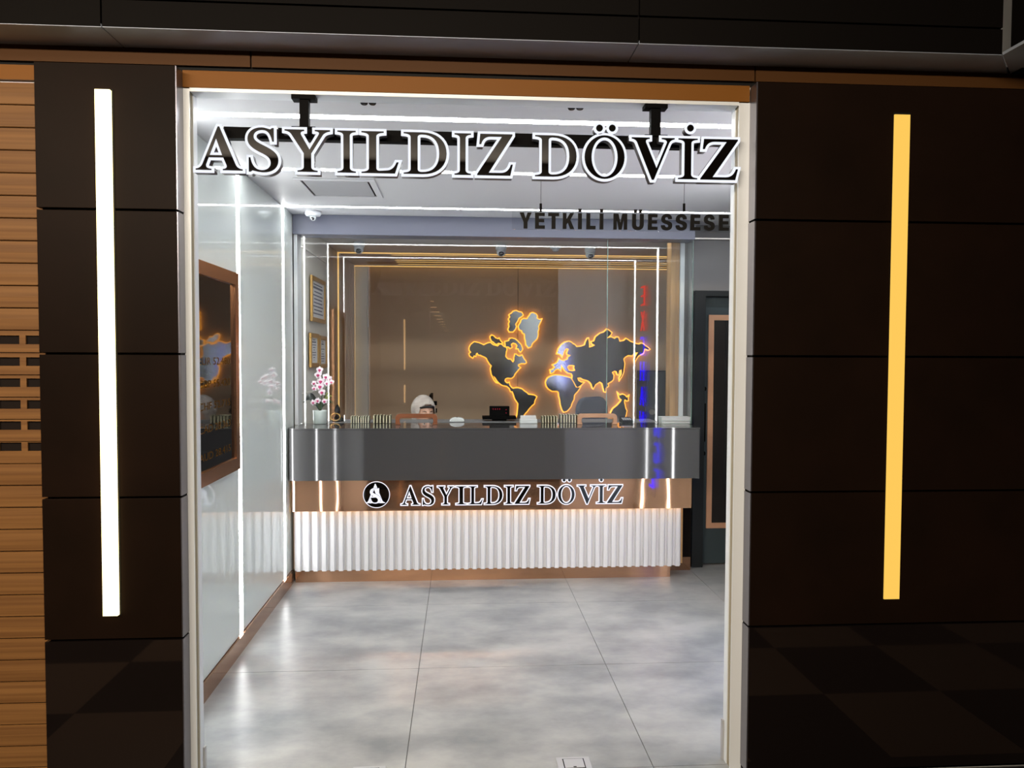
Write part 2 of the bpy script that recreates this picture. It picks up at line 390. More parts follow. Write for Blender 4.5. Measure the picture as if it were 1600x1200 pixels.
# fascia above: dark front, brushed metal soffit, bronze strip behind it
fa = struct('trim_2', M['fascia'], -4.6, 1.96, 2.70, 2.86, 2.712, 3.2)
xs = [-4.6, -1.21, .62, 1.96]
for i in range(3):
    box('panel', M['fascia'], xs[i]+.003, xs[i+1]-.003, 2.686, 2.70, 2.702, 2.79 if i else 2.84, fa)
    box('panel', M['fascia'], xs[i]+.003, xs[i+1]-.003, 2.686, 2.70, 2.797 if i else 2.847, 3.19, fa)
    MB().prism([(xs[i]+.002, 2.69), (xs[i+1]-.002 + (0 if i < 2 else 0), 2.69), (xs[i+1]-.002+(.15 if i == 2 else 0), 2.86), (xs[i]+.002, 2.86)], 2, 2.70, 2.711).build('soffit_panel', M['soffit'], fa)
xs2 = [-4.6, -.765, 1.108, 2.9]
tb = struct('trim_3', M['blackm'], -4.6, 2.9, 2.875, 2.89, 2.62, 2.73)
for i in range(3): box('panel', M['beigepaint'], xs2[i]+.003, xs2[i+1]-.003, 2.86, 2.875, 2.643, 2.70, tb)
# bulkhead that turns towards the mall at the right
bk = struct('trim_4', M['fascia'], 1.97, 4.6, -1.5, 2.66, 2.712, 3.2)
MB().prism([(1.962, 2.69), (2.12, 2.86), (2.12, -1.5), (1.962, -1.5)], 2, 2.70, 2.711).build('soffit_panel', M['soffit'], bk)
box('panel', M['panel'], 2.13, 4.5, -1.5, 2.74, 2.46, 2.70, bk)
box('panel', M['bronzepaint'], 2.10, 2.3, 1.0, 2.70, 2.37, 2.455, bk, label='bronze beam under the dark bulkhead')

# door surround of the shop
door1 = struct('door_1', M['alu'], mb=MB().box(-1.002, -.977, 2.84, 2.845, .0, 2.554).box(-.999, -.977, 2.88, 2.918, 0, 2.554)
   .box(1.04, 1.085, 2.84, 2.845, 0, 2.554).box(1.04, 1.085, 2.88, 2.918, 0, 2.554).box(-.977, 1.04, 2.842, 2.918, 2.545, 2.558))
box('groove', M['olive'], -.999, -.981, 2.845, 2.88, 0, 2.554, door1); box('groove', M['olive'], 1.044, 1.085, 2.845, 2.88, 0, 2.554, door1)
box('header', M['bronzepaint'], -1.0, 1.08, 2.838, 2.86, 2.558, 2.618, door1, bevel=.001)
box('guide', M['satin'], -.977, -.971, 2.905, 2.925, .0, .11, door1); box('guide', M['satin'], 1.034, 1.04, 2.905, 2.925, .0, .16, door1)

# ================================================================== LIGHT PROFILES
def led_frame(Y, label, right=True, x1=None, hw=.026):
    r = thing('light_profile', label, 'light', (XL, Y, .09), 'white light profiles running up the walls and over the ceiling')
    box('wall_strip', M['led'], XL-.012, XL+.0006, Y-hw, Y+hw, .092, ZC-.004, r)
    box('ceiling_strip', M['led'], XL-.01, x1 or XR+.01, Y-hw, Y+hw, ZC-.0006, ZC+.006, r)
    if right: box('wall_strip', M['led'], XR-.0006, XR+.012, Y-hw, Y+hw, .092, ZC-.004, r)
led_frame(3.25, 'white linear light crossing the ceiling nearest the entrance, above the big letters')
led_frame(4.17, 'white linear light down the left wall just behind the framed screen')
led_frame(5.74, 'added white strip light, unseen behind the bulkhead, brightening the booth', False, 1.70, .022)  # strip added out of sight to brighten the booth
led_frame(5.195, 'white linear light at the corner of left wall nearest the counter', False, 2.8, .022)

# wall lamps beside the entrance
la = thing('wall_lamp', 'bright pale yellow vertical bar lamp on the dark panels left of the entrance', 'lamp', (-1.243, 2.775, 1.6), 'vertical bar lamps in the dark cladding')
box('diffuser', M['lamp_l'], -1.268, -1.218, 2.757, 2.7749, .672, 2.516, la)
box('slot', M['blackm'], -1.270, -1.212, 2.7735, 2.7749, .668, 2.522, la)
la = thing('wall_lamp', 'amber vertical bar lamp on the dark panels right of the entrance', 'lamp', (1.636, 2.775, 1.6), 'vertical bar lamps in the dark cladding')
box('diffuser', M['lamp_r'], 1.606, 1.666, 2.768, 2.7749, .679, 2.503, la)
box('slot', M['blackm'], 1.604, 1.670, 2.7735, 2.7749, .675, 2.512, la)

# ================================================================== SHUTTER at the left
sh = thing('roller_shutter', 'beige roller shutter with rows of dark slots at the left edge', 'shutter', (-1.8, 2.86, 0))
p0 = .0799; zs0 = on(1, 2.845, 30, 481).z
k0 = int(zs0/p0)+1
rows_slot = [on(1, 2.845, 30, y).z for y in (531, 565, 598, 632, 665, 698)]
k = 0; z = zs0 - 28*p0
zz = []
while z < 2.56: zz.append(z); z += p0
for z in zz:
    if z < 0.0: continue
    mid = z+p0/2; sl = any(abs(mid-r) < p0*.5 for r in rows_slot); top = min(z+p0-.002, 2.565)
    if not sl:
        MB().prism([(2.849, z), (2.8445, z+.0025), (2.843, mid), (2.8445, top-.0015), (2.849, top)], 0, -2.6, -1.40).build('slat', M['shutter'], sh)
    else:
        r = min(rows_slot, key=lambda q: abs(q-mid)); a, b = r-.0155, r+.0155
        mb = MB().box(-2.6, -1.40, 2.843, 2.849, z+.001, a).box(-2.6, -1.40, 2.843, 2.849, b, top)
        xx = -1.525-.008
        mb.box(-1.40-.0, -1.42, 2.843, 2.849, a, b)
        x = on(1, 2.845, 37, 600).x
        while x > -2.6: mb.box(x-.0108, x+.0108, 2.843, 2.849, a, b); x -= .098
        mb.build('slat', M['shutter'], sh)
box('backing', M['slot'], -2.6, -1.40, 2.852, 2.858, .0, 2.56, sh)
box('housing', M['bronzepaint'], -2.6, -1.40, 2.842, 2.858, 2.57, 2.622, sh, label='orange-lit bronze shutter housing')

# ================================================================== BIG HANGING SIGN
YS = 2.80
sg = thing('hanging_letter_sign', 'large black and white illuminated serif letters ASYILDIZ DÖVİZ hung in the entrance', 'sign', (0, 2.87, 2.54))
def zc_big(x): return 2.247, 2.4155
def sx(px): return on(1, YS, px, 240).x
big = [('A', 301, 383, []), ('S', 382.5, 439, []), ('Y', 440.5, 520, []), ('I', 523, 560, []), ('L', 560.5, 627, []), ('D', 626.5, 702, []),
       ('I', 706, 740, []), ('Z', 741.5, 805.5, []), ('D', 832, 905, []), ('O', 909.5, 980, [936.5, 956.5]), ('V', 983, 1058, []), ('I', 1056, 1094, [1078.5]), ('Z', 1091, 1157.5, [])]
specs = []
for ch, a, b, dots in big:
    specs.append((ch, sx(a), sx(b), [(sx(d), on(1, YS, d, 200).z, .0125) for d in dots]))
letter_set(specs, YS, .0095, zc_big, sg, M['letter'], M['rim'], M['back'], .037, .002, .003)
def s2(px, py=200, Y=2.875): return on(1, Y, px, py)
box('rail', M['black'], s2(345).x, s2(1100).x, 2.852, 2.885, 2.383, 2.426, sg, bevel=.002)
box('rail_lip', M['black'], s2(345).x, s2(1100).x, 2.846, 2.852, 2.383, 2.392, sg)
for a, b, c, d in ((470, 484, 458, 495), (1015, 1030, 1005, 1040)):
    br = box('bracket', M['black'], s2(a).x, s2(b).x, 2.853, 2.884, 2.426, 2.535, sg)
    box('mounting_plate', M['black'], s2(c).x, s2(d).x, 2.846, 2.893, 2.530, 2.5449, br)
    box('mounting_plate', M['black'], s2(c).x, s2(d).x, 2.846, 2.893, 2.426, 2.431, br)
# small acrylic sign under it
YA = 2.872
ac = thing('acrylic_sign', 'clear acrylic plate with bold black letters YETKİLİ MÜESSESE hanging below the big sign', 'sign', (.6, YA, 2.1))
a0 = on(1, YA, 800, 327); a1 = on(1, YA, 1142, 361)
box('plate', M['acrylic'], a0.x, a1.x, YA, YA+.004, on(1, YA, 800, 358).z, on(1, YA, 800, 325).z, ac)
for px in (845, 1069):
    p = on(1, YA, px, 330); cy = YA+.002
    wzt = on(1, YA, px, 318).z
    cl = MB().tube([(p.x, cy, wzt), (p.x, cy, p.z-.002)], .0048, 10).build('clamp', M['black'], ac)
    MB().tube([(p.x, cy, 2.383), (p.x, cy, wzt)], .0009, 6).build('wire', M['black'], ac)
BL = {'E': [(0,0),(62,0),(62,20),(24,20),(24,41),(58,41),(58,60),(24,60),(24,80),(61,80),(61,100),(0,100)],
 'T': [(22,0),(46,0),(46,80),(68,80),(68,100),(0,100),(0,80),(22,80)], 'L': [(0,0),(58,0),(58,21),(24,21),(24,100),(0,100)], 'I': [(0,0),(24,0),(24,100),(0,100)],
 'K': [(0,0),(24,0),(24,26),(34,40),(50,0),(76,0),(50,57),(74,100),(48,100),(24,62),(24,100),(0,100)],
 'Y': [(24,0),(48,0),(48,40),(73,100),(48,100),(36,63),(25,100),(0,100),(24,40)],
 'M': [(0,0),(21,0),(21,72),(36,0),(54,0),(69,72),(69,0),(90,0),(90,100),(58,100),(45,40),(32,100),(0,100)],
 'U': [(0,100),(0,36),('c',0,10,12,-2,36,-2),('c',60,-2,72,10,72,36),(72,100),(48,100),(48,36),('c',48,24,44,18,36,18),('c',28,18,24,24,24,36),(24,100)],
 'S': [(0,30),('c',2,8,16,-2,36,-2),('c',58,-2,70,10,70,29),('c',70,46,60,53,42,58),('c',30,61,25,64,25,71),('c',25,78,30,82,36,82),('c',43,82,46,78,46,70),(68,71),('c',67,92,55,102,36,102),('c',15,102,2,90,2,70),('c',2,52,14,45,31,40),('c',42,37,46,34,46,28),('c',46,22,42,18,36,18),('c',27,18,23,23,23,31)]}
BL = {k: [tuple(p) for p in flat(v)] for k, v in BL.items()}
txt = [('Y', 92, 170), ('E', 193, 257), ('T', 279, 350), ('K', 375, 450), ('İ', 475, 500), ('L', 530, 590), ('İ', 617, 641), ('M', 708, 797), ('Ü', 830, 906), ('E', 935, 997), ('S', 1020, 1093), ('S', 1116, 1190), ('E', 1213, 1278), ('S', 1300, 1372), ('E', 1400, 1465)]
yl = {}
for ch, a, b in txt:
    xa = on(1, YA, 790+a/4.21, 345).x; xb = on(1, YA, 790+b/4.21, 345).x
    xm = (a+b)/2/4.21+790
    ytop = 332.5 + (xm-812)*.0125; ybot = 357.3 + (xm-812)*.011
    zb = on(1, YA, xm, ybot).z; zt = on(1, YA, xm, ytop).z
    base = {'İ': 'I', 'Ü': 'U'}.get(ch, ch); cs = BL[base]; ww = max(p[0] for p in cs); kz = (zt-zb)/100; kx = (xb-xa)/ww
    cts = [[(xa+p[0]*kx, zb+p[1]*kz) for p in cs]]
    for d0, d1 in {'İ': [(2, 22)], 'Ü': [(12, 30), (42, 60)]}.get(ch, []):
        cts.append([(xa+d0*kx, zb+109*kz), (xa+d1*kx, zb+109*kz), (xa+d1*kx, zb+128*kz), (xa+d0*kx, zb+128*kz)])
    me = shape(cts, .008, 0, M['blackm'], 'letter'); me.transform(Matrix.Translation((0, YA-.0085, 0))); link('letter', me, ac)

# ================================================================== COUNTER
ct = thing('reception_counter', 'exchange counter with charcoal steel top box, bronze band and white fluted front', 'counter', (.25, 5.4, 0))
# top box with rounded left corner
pts = [(1.674, 5.25), (1.674, 5.66), (-1.188, 5.66)]
rr = .05
pts += [(-1.188, 5.30)] + [(-1.185+rr-rr*math.cos(t), 5.25+rr-rr*math.sin(t)) for t in [PI/2*i/8 for i in range(1, 9)]]
tb_ = MB().prism(pts, 2, .741, 1.088).build('top_box', M['steel'], ct)
MB().prism([(x+(0.002 if x > 0 else 0), y) for x, y in pts], 2, 1.089, 1.10).build('worktop', M['steel'], ct, bevel=.001)
box('bronze_band', M['bronze'], -1.175, 1.645, 5.33, 5.336, .514, .7405, ct)
box('bronze_band', M['bronze'], 1.605, 1.645, 5.401, 5.62, .514, .7405, ct)
pitch = .0586; x = -1.168; n = 0; fm = None
while x+pitch <= 1.606:
    if fm is None:
        fm = MB().prism([(0, 5.3855), (0, 5.383), (.012, 5.382), (.017, 5.358), (.044, 5.358), (.050, 5.382), (.0575, 5.383), (.0575, 5.3855)], 2, .086, .56).mesh('flute', M['flute'])
    o = link('flute', fm, ct); o.location = (x, 0, 0); x += pitch
box('carcass', M['brown'], -1.175, 1.60, 5.386, 5.62, .10, .7405, ct)
box('warm_strip', M['warm_led'], -1.16, 1.60, 5.3365, 5.342, .535, .541, ct)
MB().prism([(-1.165, 5.60), (-1.165, 5.391), (1.513, 5.391), (1.513, 5.60)], 2, 0, .0995).build('plinth', M['bronze'], ct)
box('end_panel', M['slot'], 1.605, 1.712, 5.56, 5.63, .10, .513, ct, label='dark brown end panel')
box('plinth', M['bronze'], 1.52, 1.712, 5.555, 5.63, 0, .099, ct)

# logo and letters on the bronze band
YB_ = 5.326
lg = thing('round_emblem', 'round black emblem with interlaced white A and S on the counter band', 'emblem', (-.593, 5.33, .63))
def bx(px, py=772): return on(1, YB_, px, py)
c = bx(588.2, 773); R_ = .090
d = shape([[(c.x+p[0], c.z+p[1]) for p in circ(0, 0, R_, n=48)]], .004, 0, M['letter'], 'disc'); d.transform(Matrix.Translation((0, YB_, 0))); link('disc', d, lg)
d = shape([[(c.x+p[0], c.z+p[1]) for p in circ(0, 0, R_+.003, n=48)], [(c.x+p[0], c.z+p[1]) for p in circ(0, 0, R_-.001, n=48)]], .006, 0, M['rim2'], 'ring'); d.transform(Matrix.Translation((0, YB_-.002, 0))); link('ring', d, lg)
d = shape(glyph('A', c.x-.074, c.x+.060, c.z-.058, c.z+.072), .005, .0, M['rim2'], 'letter'); d.transform(Matrix.Translation((0, YB_-.005, 0))); link('letter', d, lg)
d = shape(glyph('S', c.x-.044, c.x+.030, c.z-.057, c.z+.045), .003, .0022, M['letter'], 'outline'); d.transform(Matrix.Translation((0, YB_-.0055, 0))); link('outline', d, lg)
d = shape(glyph('S', c.x-.044, c.x+.030, c.z-.057, c.z+.045), .004, .0, M['rim2'], 'letter'); d.transform(Matrix.Translation((0, YB_-.010, 0))); link('letter', d, lg)
cs = thing('counter_letter_sign', 'small dark chrome letters ASYILDIZ DÖVİZ with white outline on the counter band', 'sign', (.36, 5.33, .62))
small = [('A', 243, 362), ('S', 366, 447), ('Y', 455, 560), ('I', 562, 634), ('L', 634, 728), ('D', 728, 843), ('I', 845, 903), ('Z', 903, 1001), ('D', 1037, 1152), ('O', 1155, 1262), ('V', 1268, 1390), ('I', 1380, 1442), ('Z', 1440, 1540)]
def ex(v): return bx(560+v/3.721, 772).x
specs = []
for i, (ch, a, b) in enumerate(small):
    dots = [(ex(q), bx(560, 752.2+(q-1200)*.0002).z, .0105) for q in ([1195, 1226] if ch == 'O' else [1411] if i == 11 else [])]
    specs.append((ch, ex(a), ex(b), dots))
def zc_small(x): return .5495, .691
letter_set(specs, YB_-.006, .0068, zc_small, cs, M['letter2'], M['rim2'], None, 0, .008, .002)

# ================================================================== HEADER AND BOOTH GLASS
hd = struct('trim_5', M['bluegrey'], -1.189, 1.695, 5.485, 5.66, 2.452, ZC-.001)
struct('trim_6', M['alu'], -1.189, -1.165, 5.515, 5.66, 1.102, 2.452)
bg = thing('counter_glass', 'tall clear glass screen standing on the counter', 'glass screen', (.25, YG, 1.1))
box('pane', M['glass'], -1.163, 1.062, YG, YG+.008, 1.101, 2.4515, bg)
box('pane', M['glass'], 1.0645, 1.698, YG, YG+.008, 1.101, 2.4515, bg)
box('pane', M['glass'], 1.692, 1.699, YG+.009, 5.66, 1.101, 2.4515, bg, label='short side pane')
box('pane_edge', M['gedge'], 1.6985, 1.7005, YG, YG+.008, 1.101, 2.4515, bg)
box('pane_edge', M['gedge'], 1.061, 1.0655, YG+.001, YG+.007, 1.101, 2.4515, bg)
po = struct('trim_7', M['brown'], 1.575, 1.64, 5.68, 5.80, 0, ZC-.001)
struct('trim_8', M['alu'], 1.642, 1.674, 5.665, 5.80, 0, ZC-.001)
struct('trim_9', M['dgrey'], 1.676, 1.742, 5.70, 5.80, 0, ZC-.001)
# gold trims round the booth walls and ceiling
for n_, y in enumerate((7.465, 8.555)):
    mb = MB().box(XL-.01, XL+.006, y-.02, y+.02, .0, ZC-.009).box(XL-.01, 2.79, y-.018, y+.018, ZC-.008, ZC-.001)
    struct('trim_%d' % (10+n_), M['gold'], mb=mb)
box('panel', M['taupe'], XL+.002, 2.79, 6.95, 8.60, ZC-.0008, ZC+.01, ceil_)
for n_, y in enumerate((7.60, 8.00, 8.16, 8.36)):  # thin glowing gold strips stand in for light streaks reflected on the ceiling
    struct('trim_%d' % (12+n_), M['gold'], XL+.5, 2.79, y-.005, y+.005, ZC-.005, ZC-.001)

# ================================================================== WORLD MAP
mp = thing('world_map', 'mirror steel world map glowing amber round the edges on the taupe back wall', 'wall map', (1.1, 8.60, 1.5))
YM = 8.55
def Pz(pts, ox, oy, s): return [(lambda v: (v.x, v.z))(on(1, YM, ox+a/s, oy+b/s)) for a, b in pts]
A6 = (720, 470, 6.0); B7 = (840, 500, 7.058)
ctn = {
 'america': [Pz([(78,445),(82,430),(95,408),(125,385),(165,392),(190,402),(215,414),(235,404),(255,395),(280,392),(300,412),(322,418),(345,425),(365,405),(385,410),(405,430),(425,435),(432,455),(425,480),(420,520),(430,535),(445,547),(470,550),(482,568),(490,575),(498,560),(500,530),(508,500),(522,502),(532,512),(550,520),(575,510),(583,525),(592,542),(610,565),(614,582),(600,590),(570,586),(540,598),(540,612),(560,628),(545,640),(530,660),(518,672),(505,690),(498,708),(485,720),(470,727),(440,722),(418,732),(413,750),(425,766),(440,772),(455,766),(458,790),(475,812),(490,822),(510,818),(530,815),(570,825),(585,836),(600,850),(618,860),(635,878),(660,880),(690,885),(712,900),(702,920),(692,940),(690,965),(665,985),(652,1000),(640,1012),(622,1038),(605,1055),(590,1075),(570,1100),(548,1120),(528,1150),(516,1120),(530,1060),(535,1000),(538,965),(524,945),(510,925),(500,900),(495,880),(482,850),(468,852),(455,820),(430,800),(405,796),(385,790),(360,772),(340,750),(322,722),(312,712),(318,730),(332,756),(328,762),(312,742),(300,715),(288,690),(282,660),(278,635),(288,610),(272,595),(262,578),(250,560),(242,540),(225,528),(195,515),(180,508),(165,508),(155,490),(145,495),(140,520),(125,515),(112,535),(85,518),(78,495),(95,482),(80,465)], *A6)],
 'victoria island': [Pz([(275,335),(290,322),(310,330),(325,348),(350,358),(360,350),(375,378),(392,395),(372,402),(352,396),(340,408),(320,402),(308,388),(290,378),(278,355)], *A6)],
 'baffin island': [Pz([(415,382),(450,375),(456,355),(480,350),(510,358),(528,372),(545,390),(565,410),(572,430),(580,455),(562,480),(548,470),(538,448),(520,448),(528,420),(515,402),(490,395),(472,408),(480,436),(462,446),(446,432),(420,432)], *A6)],
 'ellesmere island': [Pz([(448,170),(462,150),(452,132),(480,112),(490,98),(520,92),(545,104),(572,108),(585,135),(560,155),(545,162),(530,195),(512,220),(520,240),(512,266),(490,290),(455,290),(443,268),(455,240),(448,215),(458,195)], *A6)],
 'greenland': [Pz([(540,240),(548,222),(562,200),(566,180),(590,165),(620,170),(632,150),(645,135),(652,118),(675,110),(705,122),(718,142),(715,162),(735,175),(760,170),(752,190),(740,215),(728,240),(732,262),(722,290),(725,320),(715,358),(690,380),(670,400),(660,430),(635,440),(612,412),(608,380),(600,350),(598,312),(578,300),(572,280),(548,270)], *A6)],
 'eurasia': [Pz([(212,372),(220,345),(228,318),(245,295),(262,272),(300,245),(345,235),(372,245),(390,262),(412,272),(430,295),(480,290),(520,275),(530,240),(548,205),(562,200),(568,240),(570,300),(600,292),(628,278),(600,262),(592,240),(622,232),(640,185),(665,165),(690,145),(720,138),(740,125),(765,100),(790,115),(820,140),(808,165),(772,196),(810,186),(850,205),(868,188),(892,190),(905,235),(950,228),(975,205),(1000,218),(1020,235),(1060,250),(1090,262),(1120,268),(1140,255),(1165,262),(1190,285),(1215,300),(1240,322),(1222,332),(1182,318),(1168,368),(1140,380),(1110,400),(1090,430),(1072,465),(1065,440),(1080,400),(1102,360),(1070,365),(1040,395),(1000,390),(968,408),(948,430),(962,480),(955,530),(948,580),(935,615),(905,662),(902,640),(925,600),(924,550),(902,560),(895,605),(880,600),(870,570),(850,562),(822,578),(842,612),(835,660),(812,680),(775,700),(782,730),(755,750),(752,795),(735,790),(722,740),(712,700),(685,682),(640,712),(615,758),(605,750),(592,705),(570,680),(550,668),(500,655),(470,636),(442,640),(452,668),(480,685),(512,688),(478,722),(442,745),(425,735),(402,690),(378,650),(385,615),(372,592),(330,582),(298,555),(262,500),(258,560),(240,545),(215,540),(185,562),(175,580),(145,588),(138,550),(162,545),(190,520),(165,495),(200,480),(228,452),(235,425),(255,440),(290,450),(300,442),(330,432),(332,410),(360,390),(330,382),(322,365),(340,322),(318,315),(300,335),(285,370),(272,408),(258,385),(240,375)], *B7),
             Pz([(330,520),(345,502),(375,498),(405,505),(400,528),(412,555),(380,562),(350,556)], *B7)],
 'africa': [Pz([(88,690),(95,665),(110,640),(140,622),(170,610),(205,605),(260,610),(320,625),(368,640),(385,665),(400,690),(425,740),(472,740),(455,770),(440,790),(418,812),(405,830),(400,880),(385,905),(375,925),(368,955),(340,990),(320,1008),(288,1015),(268,985),(252,930),(245,870),(235,840),(232,800),(215,785),(160,785),(120,760),(98,730)], *B7)],
 'britain': [Pz([(160,425),(172,440),(180,462),(160,466),(166,448)], *B7)],
 'australia': [Pz([(888,808),(908,828),(940,818),(962,828),(985,852),(1006,838),(998,862),(1002,888),(985,892),(962,878),(955,900),(965,940),(970,970),(985,1000),(978,1040),(965,1080),(955,1130),(900,1130),(840,1090),(800,1040),(830,980),(880,940),(915,900),(925,880),(902,862)], *B7)],
}
for nm, cts in ctn.items():
    me = shape(cts, .008, -.003, M['mapm'], 'continent'); me.transform(Matrix.Translation((0, YM, 0)))
    L = link('continent', me, mp)
    if nm == 'britain': continue
    me = shape(cts, .022, .0075, M['halo'], 'glow_rim'); me.transform(Matrix.Translation((0, YM+.010, 0))); link('glow_rim', me, L)

# ================================================================== SCREEN on the left wall
tv = thing('wall_screen', 'tall dark rate screen in a bronze frame on the left glass wall', 'screen', (XL, 3.7, 1.5))
y0, y1, z0, z1 = 3.36, 4.055, 1.005, 2.02; t = .062
box('frame', M['bframe'], XL+.001, XL+.035, y0, y1, z1-t, z1, tv); box('frame', M['bframe'], XL+.001, XL+.035, y0, y1, z0, z0+t, tv)
box('frame', M['bframe'], XL+.001, XL+.035, y0, y0+t, z0+t, z1-t, tv); box('frame', M['bframe'], XL+.001, XL+.035, y1-t, y1, z0+t, z1-t, tv)
sc_ = box('screen', M['screen'], XL+.001, XL+.022, y0+t, y1-t, z0+t, z1-t, tv)
for s, py in (('EUR 52.480', 563), ('GBP 55.420', 597), ('CHF 52.715', 630), ('CAD 28.363', 664), ('AUD 28.415', 705)):
    me = text_mesh(s, .05, .001, 0, M['screentext'], 'text_row'); fit(me, 3.47, 3.93)
    zz_ = on(0, XL, 335, py).z
    for v in me.vertices: v.co = Vector((XL+.0225, v.co.x, zz_-.02+v.co.z))
    link('text_row', me, sc_)

# ================================================================== NEON letters on the right wall
ns = thing('neon_sign', 'vertical red and blue neon letters EXCHANGE on the right wall, seen mirrored in the glass', 'sign', (XR, 3.7, 1.5))
for i, ch in enumerate('EXCHANGE'):
    zt = 2.285-i*.245
    me = text_mesh(ch, .25, .012, -.004, M['red' if i < 2 else 'blue'], 'letter'); fit(me, 0, .15, zt-.19, zt)
    for v in me.vertices: v.co = Vector((XR-.03+v.co.y, 3.78-v.co.x, v.co.z))
    link('letter', me, ns)
box('backplate', M['acrylic'], XR-.012, XR-.006, 3.58, 3.83, .3, 2.34, ns)
for z in (.5, 1.3, 2.1): MB().box(XR-.0059, XR-.0001, 3.69, 3.71, z, z+.02).build('spacer', M['satin'], ns)

# ================================================================== CEILING THINGS
hq = [on(2, ZC, *q) for q in ((455, 277), (588, 281), (597, 309), (484, 305))]
hx0, hx1 = (hq[0].x+hq[3].x)/2, (hq[1].x+hq[2].x)/2; hy0, hy1 = (hq[0].y+hq[1].y)/2, (hq[2].y+hq[3].y)/2
hc = thing('ceiling_hatch', 'square white ceiling hatch with a recessed frame line behind the big letters', 'hatch', ((hx0+hx1)/2, (hy0+hy1)/2, ZC))
for a, b, c_, d_ in ((hx0, hx1, hy0, hy0+.035), (hx0, hx1, hy1-.035, hy1), (hx0, hx0+.035, hy0+.035, hy1-.035), (hx1-.035, hx1, hy0+.035, hy1-.035)):
    box('frame', M['ceil'], a, b, c_, d_, ZC-.008, ZC-.0005, hc, bevel=.002)
box('lid', M['hatch'], hx0+.047, hx1-.047, hy0+.047, hy1-.047, ZC-.006, ZC-.0012, hc); box('joint', M['slot'], hx0+.036, hx1-.036, hy0+.036, hy1-.036, ZC-.001, ZC-.0004, hc)
def dome(px, py, z, label, s=1.0, lens=True):
    p = on(2, z, px, py)
    r = thing('dome_camera', label, 'security camera', (p.x, p.y, z), 'white security cameras on the ceilings')
    MB().lathe([(.055*s, 0), (.057*s, -.022*s), (.050*s, -.034*s), (.03*s, -.036*s)], p.x, p.y, 24, z-.0005).build('base', M['camw'], r, smooth=True)
    MB().ell((p.x, p.y, z-.04*s), (.036*s, .036*s, .034*s), 20, 12).build('dome', M['glass'], r, smooth=True)
    e = MB().ell((p.x, p.y, z-.046*s), (.022*s, .022*s, .022*s), 16, 10).build('eyeball', M['camw'], r, smooth=True)
    MB().ell((p.x, p.y-.012*s, z-.054*s), (.013*s, .013*s, .013*s), 12, 8).build('lens', M['lens'], r, smooth=True)
def turret(px, py, z, label):
    p = on(2, z, px, py)
    r = thing('turret_camera', label, 'security camera', (p.x, p.y, z), 'white security cameras on the ceilings')
    MB().lathe([(.048, 0), (.05, -.03), (.047, -.045), (.02, -.047)], p.x, p.y, 24, z-.0005).build('base', M['camw'], r, smooth=True)
    MB().ell((p.x, p.y-.004, z-.062), (.042, .042, .042), 20, 12).build('ball', M['camw'], r, smooth=True)
    MB().ell((p.x, p.y-.030, z-.078), (.025, .02, .024), 16, 10).build('lens', M['lens'], r, smooth=True)
dome(489, 330, ZC, 'white dome camera on the ceiling in the left corner before the counter', .95)
turret(561, 378, ZC, 'white turret camera behind the glass at the far left of the counter ceiling')
turret(783, 383, ZC, 'white turret camera behind the glass, middle one of three')
turret(922, 387, ZC, 'white turret camera behind the glass, rightmost of three')
p = on(2, ZC, 868, 386)
sd = thing('smoke_detector', 'small round white smoke detector between two turret cameras', 'smoke detector', (p.x, p.y, ZC))
MB().lathe([(.05, 0), (.05, -.014), (.03, -.02), (.03, -.034), (.01, -.038)], p.x, p.y, 20, ZC-.0005).build('body', M['camw'], sd, smooth=True)
MB().lathe([(.018, -.0385), (.018, -.046)], p.x, p.y, 12, ZC-.0005).build('sensor', M['satin'], sd)
for i, (px, nm) in enumerate(((569, 'left'), (582, 'left'), (893, 'right'), (906, 'right'))):
    q = on(1, 3.0, px, 161+(i//2)*8)
    sp = thing('spotlight', 'tiny black ceiling spotlight, %s of the pair above %s' % (('left', 'right')[i % 2], ('letters Y and I', 'letter Ö')[i//2]), 'spotlight', (q.x, 3.0, ZC), 'tiny black spotlights at the lintel')
    MB().lathe([(.012, 0), (.012, -.010), (.017, -.012), (.013, q.z-ZC-.004)], q.x, 3.0, 14, ZC-.0005).build('body', M['blackm'], sp)
    MB().lathe([(.010, q.z-ZC-.0045), (.010, q.z-ZC-.006)], q.x, 3.0, 12, ZC-.0005).build('lens', M['lens'], sp)

# ================================================================== CERTIFICATES
def cert(pxa, pxb, pya, pyb, label):
    a = on(0, XL, pxa, pya); b = on(0, XL, pxb, pyb); ya, yb = a.y, b.y
    zt = (on(0, XL, pxa, pya).z+on(0, XL, pxb, pya+ (pxb-pxa)*.35).z)/2; zb = on(0, XL, pxa, pyb).z
    zb = on(0, XL, (pxa+pxb)/2, pyb).z; zt = on(0, XL, (pxa+pxb)/2, pya).z
    r = thing('framed_certificate', label, 'picture frame', (XL, (ya+yb)/2, (zb+zt)/2), 'framed certificates on the white wall')
    t = .035
    for q in ((ya, yb, zt-t, zt), (ya, yb, zb, zb+t), (ya, ya+t, zb+t, zt-t), (yb-t, yb, zb+t, zt-t)):
        box('frame', M['gilt'], XL+.011, XL+.03, *q, r, bevel=.003)
    pp = box('paper', M['paper'], XL+.011, XL+.018, ya+t, yb-t, zb+t, zt-t, r)
    n = 9; h = (zt-zb-2*t)/(n+1)
    for i in range(n):
        m_ = .05+.08*random.random()
        z = zt-t-h*(i+1)
        box('text_line', M['ink'], XL+.0181, XL+.0186, ya+t+m_, yb-t-m_, z, z+h*(.35 if i != 1 else .6), pp)
cert(482, 504, 435, 504, 'largest gilt framed certificate, highest on the white wall behind the glass')
cert(480.3, 493.8, 521, 574, 'gilt framed certificate in lower row, nearer the counter')
cert(494.8, 506.5, 525, 575, 'narrow gilt framed certificate in lower row, farther from the counter')

